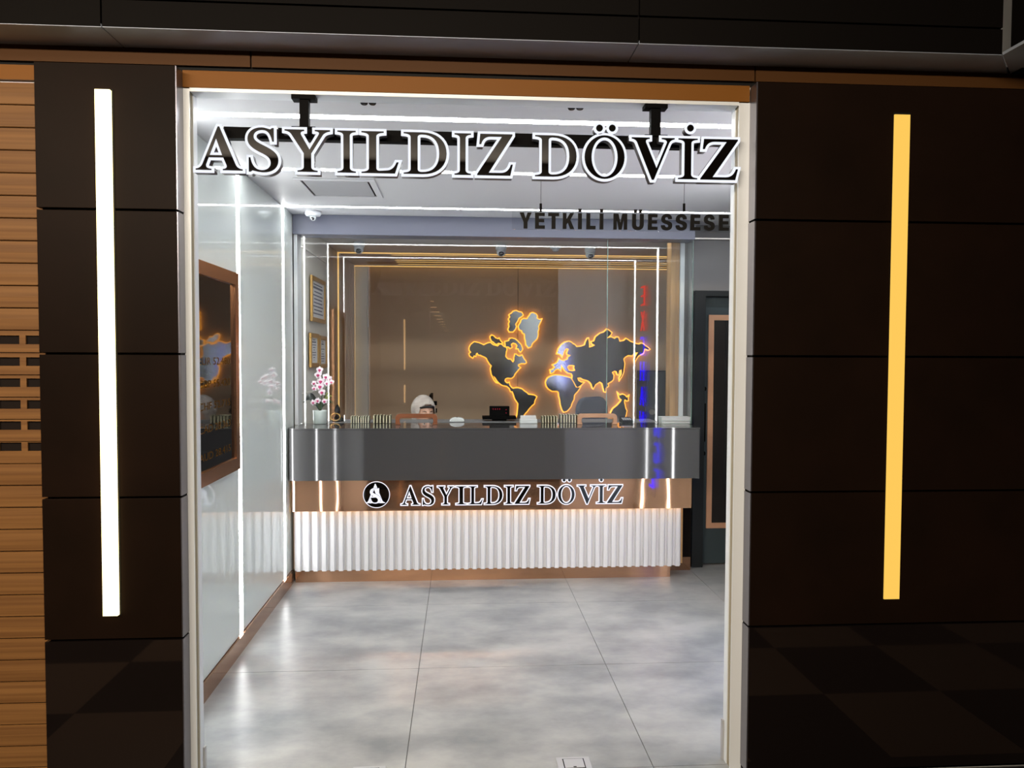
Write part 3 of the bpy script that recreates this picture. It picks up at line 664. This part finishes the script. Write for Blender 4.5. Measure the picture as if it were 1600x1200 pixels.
# ================================================================== DOOR in the lobby
dr = struct('door_2', M['teal'], 1.83, 2.64, 5.685, 5.73, .012, 2.05)
fr = box('door_frame', M['tealf'], 1.743, 1.826, 5.62, 5.73, .0, 2.094, dr)
box('door_frame', M['tealf'], 2.644, 2.70, 5.62, 5.73, .0, 2.094, dr); box('door_frame', M['tealf'], 1.826, 2.644, 5.62, 5.73, 2.053, 2.094, dr)
for q in ((1.868, 2.60, 1.875, 1.916), (1.868, 2.60, .287, .328), (1.868, 1.909, .328, 1.875), (2.559, 2.60, .328, 1.875)):
    box('glass_frame', M['copper'], q[0], q[1], 5.672, 5.684, q[2], q[3], dr, label='copper glazing frame')
box('door_glass', M['dglass'], 1.909, 2.559, 5.678, 5.684, .328, 1.875, dr, label='dark reflective glass')
for k in range(6): box('panel_groove', M['tealf'], 2.0+k*.09, 2.006+k*.09, 5.6765, 5.678, .5, 1.87, dr)
h = MB().tube([(1.838, 5.655, .955), (1.838, 5.655, 1.245)], .009, 10).build('handle', M['black'], dr, label='black bar handle')
for z in (.975, 1.225): MB().tube([(1.838, 5.655, z), (1.838, 5.6845, z)], .006, 8).build('handle_post', M['black'], h)
for z in (.862, 1.355): MB().tube([(1.838, 5.670, z), (1.838, 5.6845, z)], .018, 16).build('lock', M['black'], dr)

# ================================================================== THINGS ON THE COUNTER
ZT = 1.1012
def cx_(px, Y): return on(1, Y, px, 660).x
# wooden arches round the money openings
def arch(pa, pb, m, label):
    Y = 5.512; xa, xb = cx_(pa, Y), cx_(pb, Y); h = .079; t = .030; r = .03
    out = [(xa, 0), (xa, h-r)]+[(xa+r-r*math.cos(a), h-r+r*math.sin(a)) for a in [PI/2*i/5 for i in range(1, 6)]]
    out += [(xb-r+r*math.sin(a), h-r+r*math.cos(a)) for a in [PI/2*i/5 for i in range(0, 6)]]+[(xb, 0), (xb-t-.008, 0), (xb-t, .02)]
    r2 = .014
    out += [(xb-t-r2+r2*math.cos(a), h-t-r2+r2*math.sin(a)) for a in [PI/2*i/4 for i in range(0, 5)]]
    out += [(xa+t+r2-r2*math.sin(a), h-t-r2+r2*math.cos(a)) for a in [PI/2*i/4 for i in range(0, 5)]]+[(xa+t, .02), (xa+t+.008, 0)]
    me = MB().prism([(x, ZT+z) for x, z in out], 1, Y-.012, Y+.016).build('pass_through_arch', m, bevel=.002)
    tag(me, label, 'arch', 'wooden arches at the glass on the counter'); return me
arch(618, 683.5, M['woodo'], 'orange wooden arch on the counter in front of the seated woman')
arch(902, 964, M['wood'], 'pale bamboo arch on the counter in front of the empty chair')

# banknote bundles standing on edge
def bundle(px, Y, h, w_, label, grp):
    x = cx_(px, Y)
    r = thing('banknote_bundle', label, 'money', (x, Y, ZT), grp)
    w_ *= .74; h *= random.uniform(.9, 1.0); dy = random.uniform(-.01, .01); Y += dy
    box('notes', M['green'], x-w_/2, x+w_/2, Y-.05, Y+.05, ZT, ZT+h, r, bevel=.002)
    box('band', M['cream'], x-w_*.38, x+w_*.38, Y-.052, Y-.0505, ZT+.002, ZT+h-.003, r); box('band', M['cream'], x-w_*.38, x+w_*.38, Y-.0505, Y+.03, ZT+h+.0002, ZT+h+.0012, r)
ws = .0185
ords = ['leftmost', 'second', 'third', 'fourth', 'fifth', 'sixth', 'seventh', 'eighth', 'ninth']
for i in range(8): bundle(550.5+i*3.7, 5.68, .052, .0125, 'banded bundle of notes, %s of the leftmost row beside the flower pot' % ords[i], 'banded notes, leftmost row')
for i in range(6): bundle(585.5+i*4.9, 5.68, .060, .016, 'banded bundle of notes, %s of the row left of the orange arch' % ords[i], 'banded notes, row left of the orange arch')
for i in range(6): bundle(847+i*4.4, 5.68, .050, .0145, 'banded bundle of notes, %s of the row right of the white card box' % ords[i], 'banded notes, row by the white box')
for i in range(7): bundle(875.5+i*4.3, 5.68, .062, .014, 'banded bundle of notes, %s of the row left of the pale arch' % ords[i], 'banded notes, row left of the pale arch')

# white mouse-like device
x = cx_(714, 5.75)
ms = thing('computer_mouse', 'white rounded computer mouse right of the orange arch', 'mouse', (x, 5.75, ZT))
mb = MB()
prof = [(-.055, 0), (-.056, .012), (-.048, .024), (-.03, .031), (0, .034), (.03, .031), (.048, .024), (.056, .012), (.055, 0)]
mb.prism([(x+a, ZT+b) for a, b in prof], 1, 5.72, 5.78).build('body', M['camw'], ms, bevel=.006)
box('wheel', M['black'], x-.004, x+.004, 5.735, 5.745, ZT+.0335, ZT+.037, ms)
# black display / counter machine
x = cx_(780, 5.85)
cm = thing('customer_display', 'small black display on a flat black base with red digits', 'display', (x, 5.85, ZT))
box('base', M['black'], x-.13, x+.13, 5.80, 5.93, ZT+.012, ZT+.034, cm, bevel=.004)
box('foot', M['black'], x-.055, x+.055, 5.82, 5.90, ZT, ZT+.0118, cm)
sc = box('head', M['black'], x-.075, x+.078, 5.83, 5.87, ZT+.034, ZT+.112, cm, bevel=.003)
for i in range(4): box('digit', M['redtext'], x-.05+i*.017, x-.046+i*.017, 5.8285, 5.8295, ZT+.085, ZT+.095, sc)
for i in range(2): MB().tube([(x+.052, 5.8285, ZT+.06+i*.025), (x+.052, 5.8298, ZT+.06+i*.025)], .0035, 8).build('indicator', M['redtext'], sc)
# white card box
x = cx_(825.5, 5.62)
cb = thing('card_box', 'small white box of cards beside the black display', 'box', (x, 5.62, ZT))
box('tray', M['camw'], x-.064, x+.064, 5.585, 5.66, ZT, ZT+.030, cb, bevel=.002)
for i in range(5): box('card', M['paper'], x-.058, x+.056-(i % 2)*.004, 5.592+i*.012, 5.594+i*.012+.003, ZT+.031, ZT+.048+i*.002, cb)
# black keypad
x = cx_(978, 5.68)
kp = thing('calculator', 'low black calculator right of the pale arch', 'calculator', (x, 5.68, ZT))
MB().prism([(5.62, ZT), (5.74, ZT), (5.74, ZT+.036), (5.62, ZT+.018)], 0, x-.04, x+.045).build('body', M['black'], kp, bevel=.002)
for i in range(4):
    for j in range(4): box('key', M['satin'], x-.032+i*.018, x-.020+i*.018, 5.635+j*.018, 5.645+j*.018, ZT+.0205+.0027*j, ZT+.0245+.0027*j, kp)
# paper stack
x = cx_(1054, 5.60)
for i, (z0_, z1_, w1, lab) in enumerate(((0, .018, .107, 'lower white paper tray at the right end of counter'), (.0185, .048, .110, 'upper white paper tray at the right end of counter'))):
    r = thing('paper_tray', lab, 'tray', (x, 5.6, ZT+z0_), 'white paper trays')
    MB().box(x-w1, x+w1, 5.56, 5.655, ZT+z0_, ZT+z0_+.004).box(x-w1, x+w1, 5.651, 5.655, ZT+z0_+.004, ZT+z1_).box(x-w1, x-w1+.004, 5.56, 5.651, ZT+z0_+.004, ZT+z1_).box(x+w1-.004, x+w1, 5.56, 5.651, ZT+z0_+.004, ZT+z1_).build('tray', M['acrylic' if 0 else 'pot'], r)
    box('paper', M['paper'], x-w1+.006, x+w1-.006, 5.562, 5.649, ZT+z0_+.0045, ZT+z1_-.002, r)

# orchid in white pot
ox, oy = on(1, 5.61, 500, 660).x, 5.61
orc = thing('potted_orchid', 'pink and white orchid in a pale round pot at the left end of counter', 'plant', (ox, oy, ZT))
MB().lathe([(.040, 0), (.047, .004), (.050, .09), (.051, .098), (.047, .098), (.045, .085)], ox, oy, 28, ZT).build('pot', M['pot'], orc, smooth=True)
MB().lathe([(.044, 0), (.03, .004)], ox, oy, 20, ZT+.086).build('soil', M['leafd'], orc)
def leafm(p0, p1, wd, up=.02):
    p0, p1 = Vector(p0), Vector(p1); d = p1-p0; s = (d.cross(Vector((0, 0, 1))).normalized()+Vector((0, 0, .9))).normalized()
    mb = MB(); n = 7; V = []
    for i in range(n+1):
        t = i/n; c = p0+d*t+Vector((0, 0, up*math.sin(PI*t))); w_ = wd*math.sin(PI*(t*.9+.08))**.8
        V += [tuple(c-s*w_), tuple(c+Vector((0, 0, -.004))), tuple(c+s*w_)]
    mb.v = V
    for i in range(n):
        for k in range(2): mb.f.append((i*3+k, i*3+k+1, i*3+k+4, i*3+k+3))
    return mb
top = ZT+.095
for q in (((ox, oy, top), (ox-.12, oy-.0, top+.06), .036, .07, 'leafd'), ((ox, oy, top), (ox+.09, oy-.02, top+.11), .014, .03, 'leafl'), ((ox, oy, top), (ox+.05, oy-.03, top+.05), .018, .03, 'leaf'),
          ((ox, oy, top), (ox-.05, oy-.035, top+.04), .018, .03, 'leaf'), ((ox, oy, top), (ox+.1, oy+.02, top+.05), .018, .04, 'leaf'), ((ox, oy, top), (ox-.02, oy+.03, top+.07), .016, .03, 'leaf'), ((ox, oy, top), (ox+.07, oy+.0, top+.14), .01, .03, 'leafl')):
    o = leafm(q[0], q[1], q[2], q[3]).build('leaf', M[q[4]], orc, smooth=True)
    m_ = o.modifiers.new('s', 'SOLIDIFY'); m_.thickness = .002
stem = [(ox+.0, oy, top-.01), (ox+.015, oy-.01, top+.1), (ox+.03, oy-.02, top+.2), (ox+.01, oy-.03, top+.33)]
MB().tube(stem, .003, 6).build('stem', M['leaf'], orc); MB().tube([(ox+.005, oy, top-.01), (ox+.04, oy-.01, top+.12), (ox+.06, oy-.02, top+.22)], .003, 6).build('stem', M['leaf'], orc)
def flower(px, py, s, tilt=0):
    p = on(1, oy-.045, px, py)
    fl_ = None; mb = MB()
    for k in range(5):
        a = PI/2+k*2*PI/5+tilt; wd = .62 if k in (1, 4) else .42
        dx, dz = math.cos(a), math.sin(a); c0 = Vector((p.x, p.y, p.z))
        n0 = len(mb.v); L = s; pts_ = []
        for t, w_ in ((.0, .08), (.25, .30), (.6, .5), (.9, .32), (1.0, .05)):
            b_ = c0+Vector((dx*L*t, -.004+.010*t*t, dz*L*t)); sv = Vector((-dz, 0, dx))*(L*w_*wd*1.6)
            mb.v += [tuple(b_-sv), tuple(b_+Vector((0, -.003, 0))), tuple(b_+sv)]
        for i in range(4):
            for q in range(2): mb.f.append((n0+i*3+q, n0+i*3+q+1, n0+i*3+q+4, n0+i*3+q+3))
    o = mb.build('flower', M['petal'], orc, smooth=True)
    MB().ell((p.x, p.y-.006, p.z-.002), (s*.42, .006, s*.30), 10, 6).ell((p.x, p.y-.010, p.z-s*.3), (s*.16, .006, s*.28), 8, 6).build('lip', M['petalc'], o, smooth=True)
for q in ((499.5, 578, .026, 0), (497, 586, .028, .2), (509, 589, .026, -.3), (501, 596, .030, .1), (514, 592, .024, .4), (500, 604, .030, 0), (511, 599, .024, .3), (503, 613, .027, .2), (490.5, 599, .022, .5), (491, 607, .020, .1), (489.5, 629, .022, .4), (518, 597, .020, 0), (496.5, 626, .022, -.2), (507, 627, .022, .3)): flower(*q)

# black figurine on a rounded stand
x = on(1, 5.80, 528, 650).x
fg = thing('figurine', 'small black bird figurine on a dark base with a golden ring, right of the orchid', 'figurine', (x, 5.80, ZT))
MB().lathe([(.04, 0), (.045, .008), (.045, .02), (.03, .03), (.02, .045)], x, 5.80, 20, ZT).build('base', M['black'], fg, smooth=True)
MB().lathe([(.012, .046), (.02, .058), (.022, .075), (.018, .10), (.011, .118), (.004, .128)], x-.004, 5.80, 16, ZT).build('body', M['black'], fg, smooth=True)
MB().tube([(x+.035*math.cos(a)-.012, 5.80-.04+.01*math.sin(a), ZT+.036+.026*math.sin(a)) for a in [PI*2*i/18 for i in range(19)]], .0045, 8).build('ring', M['gilt'], fg, smooth=True)

# desk behind the counter
dk = thing('desk', 'low grey work desk behind the counter glass', 'desk', (.4, 5.9, 0))
box('top', M['dgrey'], -1.0, 1.5, 5.69, 6.00, 1.06, 1.0995, dk)
for x in (-.98, 1.46): box('leg', M['dgrey'], x, x+.02, 5.70, 5.98, 0, 1.0599, dk)

# ================================================================== OFFICE CHAIRS
def office_chair(x, y, zt, rot, label, sc=1.0):
    r = thing('office_chair', label, 'chair', (0, 0, 0), 'slate office chairs')
    def bl(mb, n, m, par, bevel=0): return mb.build(n, m, par, bevel=bevel)
    n = 10; pr = []
    W = .21; H0 = zt-.52; rr_ = .12
    out = [(-W, H0), (W, H0)] + [(W-rr_+rr_*math.cos(a), zt-rr_+rr_*math.sin(a)) for a in [PI/2*i/8 for i in range(9)]] + [(-W+rr_-rr_*math.sin(a), zt-rr_+rr_*math.cos(a)) for a in [PI/2*i/8 for i in range(9)]]
    bl(MB().prism(out, 1, .20, .25), 'backrest', M['chair'], r, .015)
    sp = zt-.60
    bl(MB().box(-.24, .24, -.25, .22, sp-.09, sp-.02), 'seat', M['chair'], r, .03)
    MB().tube([(0, .1, sp-.06), (0, .27, sp-.04), (0, .275, H0+.2)], .02, 8).build('back_post', M['black'], r)
    MB().tube([(0, 0, .08), (0, 0, sp-.09)], .025, 12).build('column', M['satin'], r)
    for k in range(5):
        a = 2*PI*k/5; l = MB().tube([(0, 0, .11), (.28*math.cos(a), .28*math.sin(a), .075)], [.025, .016], 8).build('leg', M['black'], r)
        MB().ell((.28*math.cos(a), .28*math.sin(a), .03), (.03, .03, .03), 10, 8).build('castor', M['black'], l)
    for s in (-1, 1):
        MB().tube([(s*.24, .02, sp-.05), (s*.29, .02, sp-.04), (s*.29, .02, sp+.15)], .012, 8).build('arm_post', M['black'], r)
        MB().box(s*.29-.03, s*.29+.03, -.13, .12, sp+.15, sp+.175).build('armrest', M['black'], r, bevel=.008)
    r.location = (x, y, 0); r.rotation_euler = (0, 0, rot)
office_chair(cx_(951, 6.75), 6.60, 1.235, math.radians(42), 'empty slate blue office chair behind the pale arch, rounded backrest showing')
office_chair(-.30, 6.42, .98, 0, 'slate office chair under the seated woman, hidden behind the counter')

# dark cabinet at back right
cbn = thing('cabinet', 'dark grey safe cabinet against the back wall at right', 'cabinet', (2.35, 8.3, 0))
xa = on(1, 8.1, 1010, 600).x
box('body', M['dgrey'] if 0 else M['black'], xa, xa+.5, 8.12, 8.55, 0, 1.44, cbn)
box('door', M['tealf'], xa+.01, xa+.49, 8.10, 8.119, .75, 1.43, cbn); box('door', M['tealf'], xa+.01, xa+.49, 8.10, 8.119, .02, .74, cbn)
MB().tube([(xa+.06, 8.098, 1.0), (xa+.06, 8.07, 1.0)], .03, 16).build('dial', M['satin'], cbn)
# dark monitor beside the woman
YM2 = 7.05; x = cx_(680, YM2)
mn = thing('monitor', 'black monitor seen edge-on behind the seated woman', 'monitor', (x, YM2, .72))
box('screen', M['black'], x-.05, x-.03, YM2-.1, YM2+.3, .96, 1.24, mn)
for py in (630, 641.5):
    zc = on(1, YM2, 678, py).z; box('bracket', M['black'], x-.03, x+.016, YM2, YM2+.04, zc-.02, zc+.018, mn)
box('stand', M['black'], x-.046, x-.036, YM2+.07, YM2+.13, .74, .96, mn); box('foot', M['black'], x-.13, x+.05, YM2, YM2+.2, .722, .74, mn)
sd2 = thing('side_desk', 'low grey side desk behind the seated woman', 'desk', (x, YM2+.1, 0))
box('top', M['dgrey'], x-.25, x+.55, YM2-.15, YM2+.35, .69, .72, sd2)
for a in (x-.23, x+.51): box('leg', M['dgrey'], a, a+.03, YM2-.12, YM2+.33, 0, .69, sd2)

# ================================================================== PERSON
def skin_mesh(verts, edges, radii, name, m, sub=2):
    me = bpy.data.meshes.new(name); me.from_pydata(verts, edges, [])
    o = bpy.data.objects.new('tmp', me); COL.objects.link(o)
    mo = o.modifiers.new('skin', 'SKIN'); mo.use_smooth_shade = True
    sv = me.skin_vertices[0].data
    for i, r in enumerate(radii): sv[i].radius = (r if isinstance(r, tuple) else (r, r))
    sv[0].use_root = True
    s = o.modifiers.new('sub', 'SUBSURF'); s.levels = sub
    dg = bpy.context.evaluated_depsgraph_get(); out = bpy.data.meshes.new_from_object(o.evaluated_get(dg))
    bpy.data.objects.remove(o); out.name = name; out.materials.clear(); out.materials.append(m); return out
PX = on(1, 6.10, 661, 640).x; PY = 6.10
person = thing('person', 'seated woman in a cream headscarf bending over the desk behind the orange arch', 'person', (PX, PY+.15, .0))
hx, hy, hz = PX, PY, 1.142
# body: pelvis - chest - neck, shoulders, arms, thighs, shins
V = [(PX-.02, PY+.36, .60), (PX-.02, PY+.30, .76), (PX-.02, PY+.20, .90), (PX-.01, PY+.10, 1.00), (PX, PY+.05, 1.06),
     (PX-.17, PY+.16, .94), (PX-.22, PY+.05, .80), (PX-.12, PY-.05, 1.02-.24),
     (PX+.14, PY+.16, .94), (PX+.22, PY+.05, .80), (PX+.16, PY-.05, .78),
     (PX-.12, PY+.32, .58), (PX-.13, PY+.0, .57), (PX-.13, PY-.02, .12), (PX-.13, PY-.12, .06),
     (PX+.08, PY+.32, .58), (PX+.10, PY+.0, .57), (PX+.10, PY-.02, .12), (PX+.10, PY-.12, .06)]
Ed = [(0, 1), (1, 2), (2, 3), (3, 4), (2, 5), (5, 6), (6, 7), (2, 8), (8, 9), (9, 10), (0, 11), (11, 12), (12, 13), (13, 14), (0, 15), (15, 16), (16, 17), (17, 18)]
Rr = [(.15, .11), (.14, .10), (.15, .10), (.065, .06), (.052, .052), .06, .045, .032, .06, .045, .032, .08, .062, .042, .04, .08, .062, .042, .04]
bm_ = skin_mesh(V, Ed, Rr, 'body', M['coat'])
body = link('body', bm_, person)
# hands
for s, wv in ((-1, V[7]), (1, V[10])):
    wv = Vector(wv); vs = [tuple(wv), tuple(wv+Vector((0, -.04, -.004))), tuple(wv+Vector((0, -.075, -.004)))]; es = [(0, 1), (1, 2)]; rs = [.022, .028, .03]
    for k in range(4):
        n = len(vs); L = (.03, .035, .033, .026)[k]; xx = (k-1.5)*.018
        vs += [tuple(wv+Vector((xx, -.10, -.004))), tuple(wv+Vector((xx*1.1, -.10-L, -.010))), tuple(wv+Vector((xx*1.15, -.10-L*1.7, -.028)))]
        es += [(2, n), (n, n+1), (n+1, n+2)]; rs += [.0095, .0088, .0075]
    n = len(vs); vs += [tuple(wv+Vector((-s*.035, -.055, -.006))), tuple(wv+Vector((-s*.05, -.085, -.012)))]; es += [(1, n), (n, n+1)]; rs += [.011, .009]
    link('hand', skin_mesh(vs, es, rs, 'hand', M['skin'], 2), body)
# head turned to the right and down
RH = Matrix.Rotation(math.radians(26), 3, 'Z') @ Matrix.Rotation(math.radians(12), 3, 'X')   # face looks along local -Y
HC = Vector((hx+.004, hy, hz))
hm = MB().ell((0, 0, 0), (.074, .092, .112), 40, 32)
hv = []
for v in hm.v:
    x, y, z = v; fz = max(0, -y/.092)
    if z < 0: x *= 1-.28*(-z/.112)**1.5; y = y*(1-.10*(-z/.112))
    if fz > .3:
        y -= .022*math.exp(-(x/.011)**2)*math.exp(-((z+.012)/.02)**2) + .008*math.exp(-(x/.008)**2)*math.exp(-((z-.018)/.02)**2)   # nose
        for sx_ in (-1, 1): y += .009*math.exp(-((x-sx_*.03)/.014)**2)*math.exp(-((z-.016)/.011)**2)                         # sockets
        y -= .006*math.exp(-(x/.022)**2)*math.exp(-((z+.047)/.010)**2)      # lips
        y -= .007*math.exp(-(x/.02)**2)*math.exp(-((z+.085)/.016)**2)       # chin
        for sx_ in (-1, 1): y -= .005*math.exp(-((x-sx_*.04)/.016)**2)*math.exp(-((z+.018)/.02)**2)
    hv.append(tuple(HC+RH @ Vector((x, y, z))))
hm.v = hv
head = hm.build('head', M['skin'], body, smooth=True)
def hp(x, y, z): return tuple(HC+RH @ Vector((x, y, z)))
for s in (-1, 1):
    MB().ell(hp(s*.030, -.079, .015), (.0125, .008, .0058), 14, 8, RH).build('eye', M['eye'], head if 0 else body, smooth=True)
    MB().ell(hp(s*.030, -.0865, .0135), (.0055, .003, .005), 10, 6, RH).build('iris', M['dark'], body, smooth=True)
    MB().tube([hp(s*.014, -.090, .033), hp(s*.030, -.088, .038), hp(s*.046, -.078, .034)], [.0022, .003, .0015], 6).build('eyebrow', M['dark'], body)
MB().ell(hp(0, -.0915, -.044), (.020, .005, .0045), 14, 8, RH).ell(hp(0, -.091, -.052), (.016, .005, .005), 14, 8, RH).build('lips', M['lips'], body, smooth=True)
MB().tube([hp(-.058, -.058, .060), hp(-.04, -.076, .070), hp(0, -.086, .076), hp(.04, -.076, .070), hp(.058, -.058, .060)], .010, 10).build('underscarf', M['dark'], person, smooth=True)
# headscarf: hood round the head flowing to shoulders and chest, with an opening for the face
sv_ = []; sf = []; NS = 48; rings = []
for i in range(11):                       # dome
    a = PI/2*i/10*1.0
    rings.append((.090*math.sin(a)+1e-4, .112*math.sin(a)+1e-4, .016+.122*math.cos(a)))
for t in range(1, 13):                    # drop to shoulders
    u = t/12
    rings.append((.090-.012*math.sin(PI*min(1, u*1.6))+.12*max(0, u-.5)**1.3, .112-.022*math.sin(PI*min(1, u*1.6))+.10*max(0, u-.5)**1.3, .016-.235*u))
for ri, (rx, ry, z) in enumerate(rings):
    for k in range(NS):
        a = 2*PI*k/NS
        fold = 1+.022*math.sin(a*9+z*30)*min(1, max(0, (.12-z)/.05))+(.02*math.sin(a*5-z*45) if z < -.05 else 0)
        v = Vector((rx*fold*math.cos(a), ry*fold*math.sin(a)+.012, z))
        wv = RH @ v if z > -.06 else (RH @ v).lerp(Matrix.Rotation(math.radians(20), 3, 'Z') @ v, min(1, (-.06-z)/.12))
        sv_.append(tuple(HC+wv))
for ri in range(len(rings)-1):
    for k in range(NS):
        l = (k+1) % NS; zc = (rings[ri][2]+rings[ri+1][2])/2; a = 2*PI*(k+.5)/NS
        dx = math.cos(a)*(rings[ri][0]); fy = math.sin(a)
        if fy < -.2 and (dx/.070)**2+((zc+.012)/.098)**2 < 1: continue
        sf.append((ri*NS+k, ri*NS+l, (ri+1)*NS+l, (ri+1)*NS+k))
mb = MB(); mb.v = sv_; mb.f = sf
hj = mb.build('headscarf', M['cloth'], person, smooth=True)
m_ = hj.modifiers.new('s', 'SOLIDIFY'); m_.thickness = .006; m_.offset = 1
m_ = hj.modifiers.new('sub', 'SUBSURF'); m_.levels = 1; m_.render_levels = 1

# ================================================================== FLOOR SOCKETS
def fsock(xa, xb, ya, yb, label):
    r = thing('floor_socket', label, 'floor box', ((xa+xb)/2, (ya+yb)/2, 0), 'steel floor boxes at the threshold')
    MB().box(xa, xb, ya, yb, .0003, .004).build('plate', M['hatch'], r, bevel=.002)
    box('gasket', M['blackm'], xa+.024, xb-.024, ya+.014, yb-.014, .0041, .0046, r)
    box('lid', M['hatch'], xa+.028, xb-.028, ya+.018, yb-.018, .0047, .0062, r, bevel=.001)
    box('latch', M['blackm'], (xa+xb)/2-.006, (xa+xb)/2+.006, ya+.020, ya+.026, .0063, .0068, r)
fsock(.375, .508, 2.855, 2.955, 'square steel floor box in the entrance, right one near the middle')
fsock(-.418, -.292, 2.835, 2.933, 'square steel floor box in the entrance, left one')

# ================================================================== MALL BEHIND THE CAMERA (seen in reflections)
orn = ['nearest', 'second', 'third', 'fourth', 'fifth', 'sixth', 'seventh', 'eighth', 'ninth', 'tenth', 'farthest']
for k in range(11):
    y = -11.5-k*2.75
    r = thing('mall_ceiling_lamp', 'warm mall ceiling light seen mirrored in the counter glass, %s of the row' % orn[k], 'ceiling light', (-.97, y, 3.2), 'row of warm mall ceiling lights')
    box('diffuser', M['mall_led'], -1.11, -.83, y-.15, y+.15, 3.188, 3.192, r); box('frame', M['satin'], -1.13, -.81, y-.17, y+.17, 3.192, 3.1995, r)
r = thing('fill_light_panel', 'long housing of the added warm fill light in the mall ceiling behind the viewer', 'ceiling light', (-1.3, -.95, 3.2))
box('housing', M['satin'], -3.6, 1.0, -1.05, -.85, 3.12, 3.1995, r)  # fixture body made up for the added front fill
for (x, y) in ((-2.7, .9),):
    r = thing('fill_downlight', 'square housing of the added warm fill light in the mall ceiling over the shutter', 'ceiling light', (x, y, 3.2), 'added mall fill lights')
    box('housing', M['satin'], x-.28, x+.28, y-.28, y+.28, 3.16, 3.1995, r)  # fixture body made up for the added fill over the shutter
pl = thing('mall_pillar', 'dark pillar across the mall with a warm vertical lamp, seen as a reflection', 'pillar', (-1.06, -3.2, 0))
box('shaft', M['mallwall'], -1.5, -.6, -3.7, -3.25, 0, 3.1999, pl)
box('lamp', M['mall_led'], -1.08, -1.05, -3.249, -3.235, 1.33, 2.27, pl); box('lamp', M['mall_led'], -1.08, -1.05, -3.249, -3.235, .72, 1.05, pl)
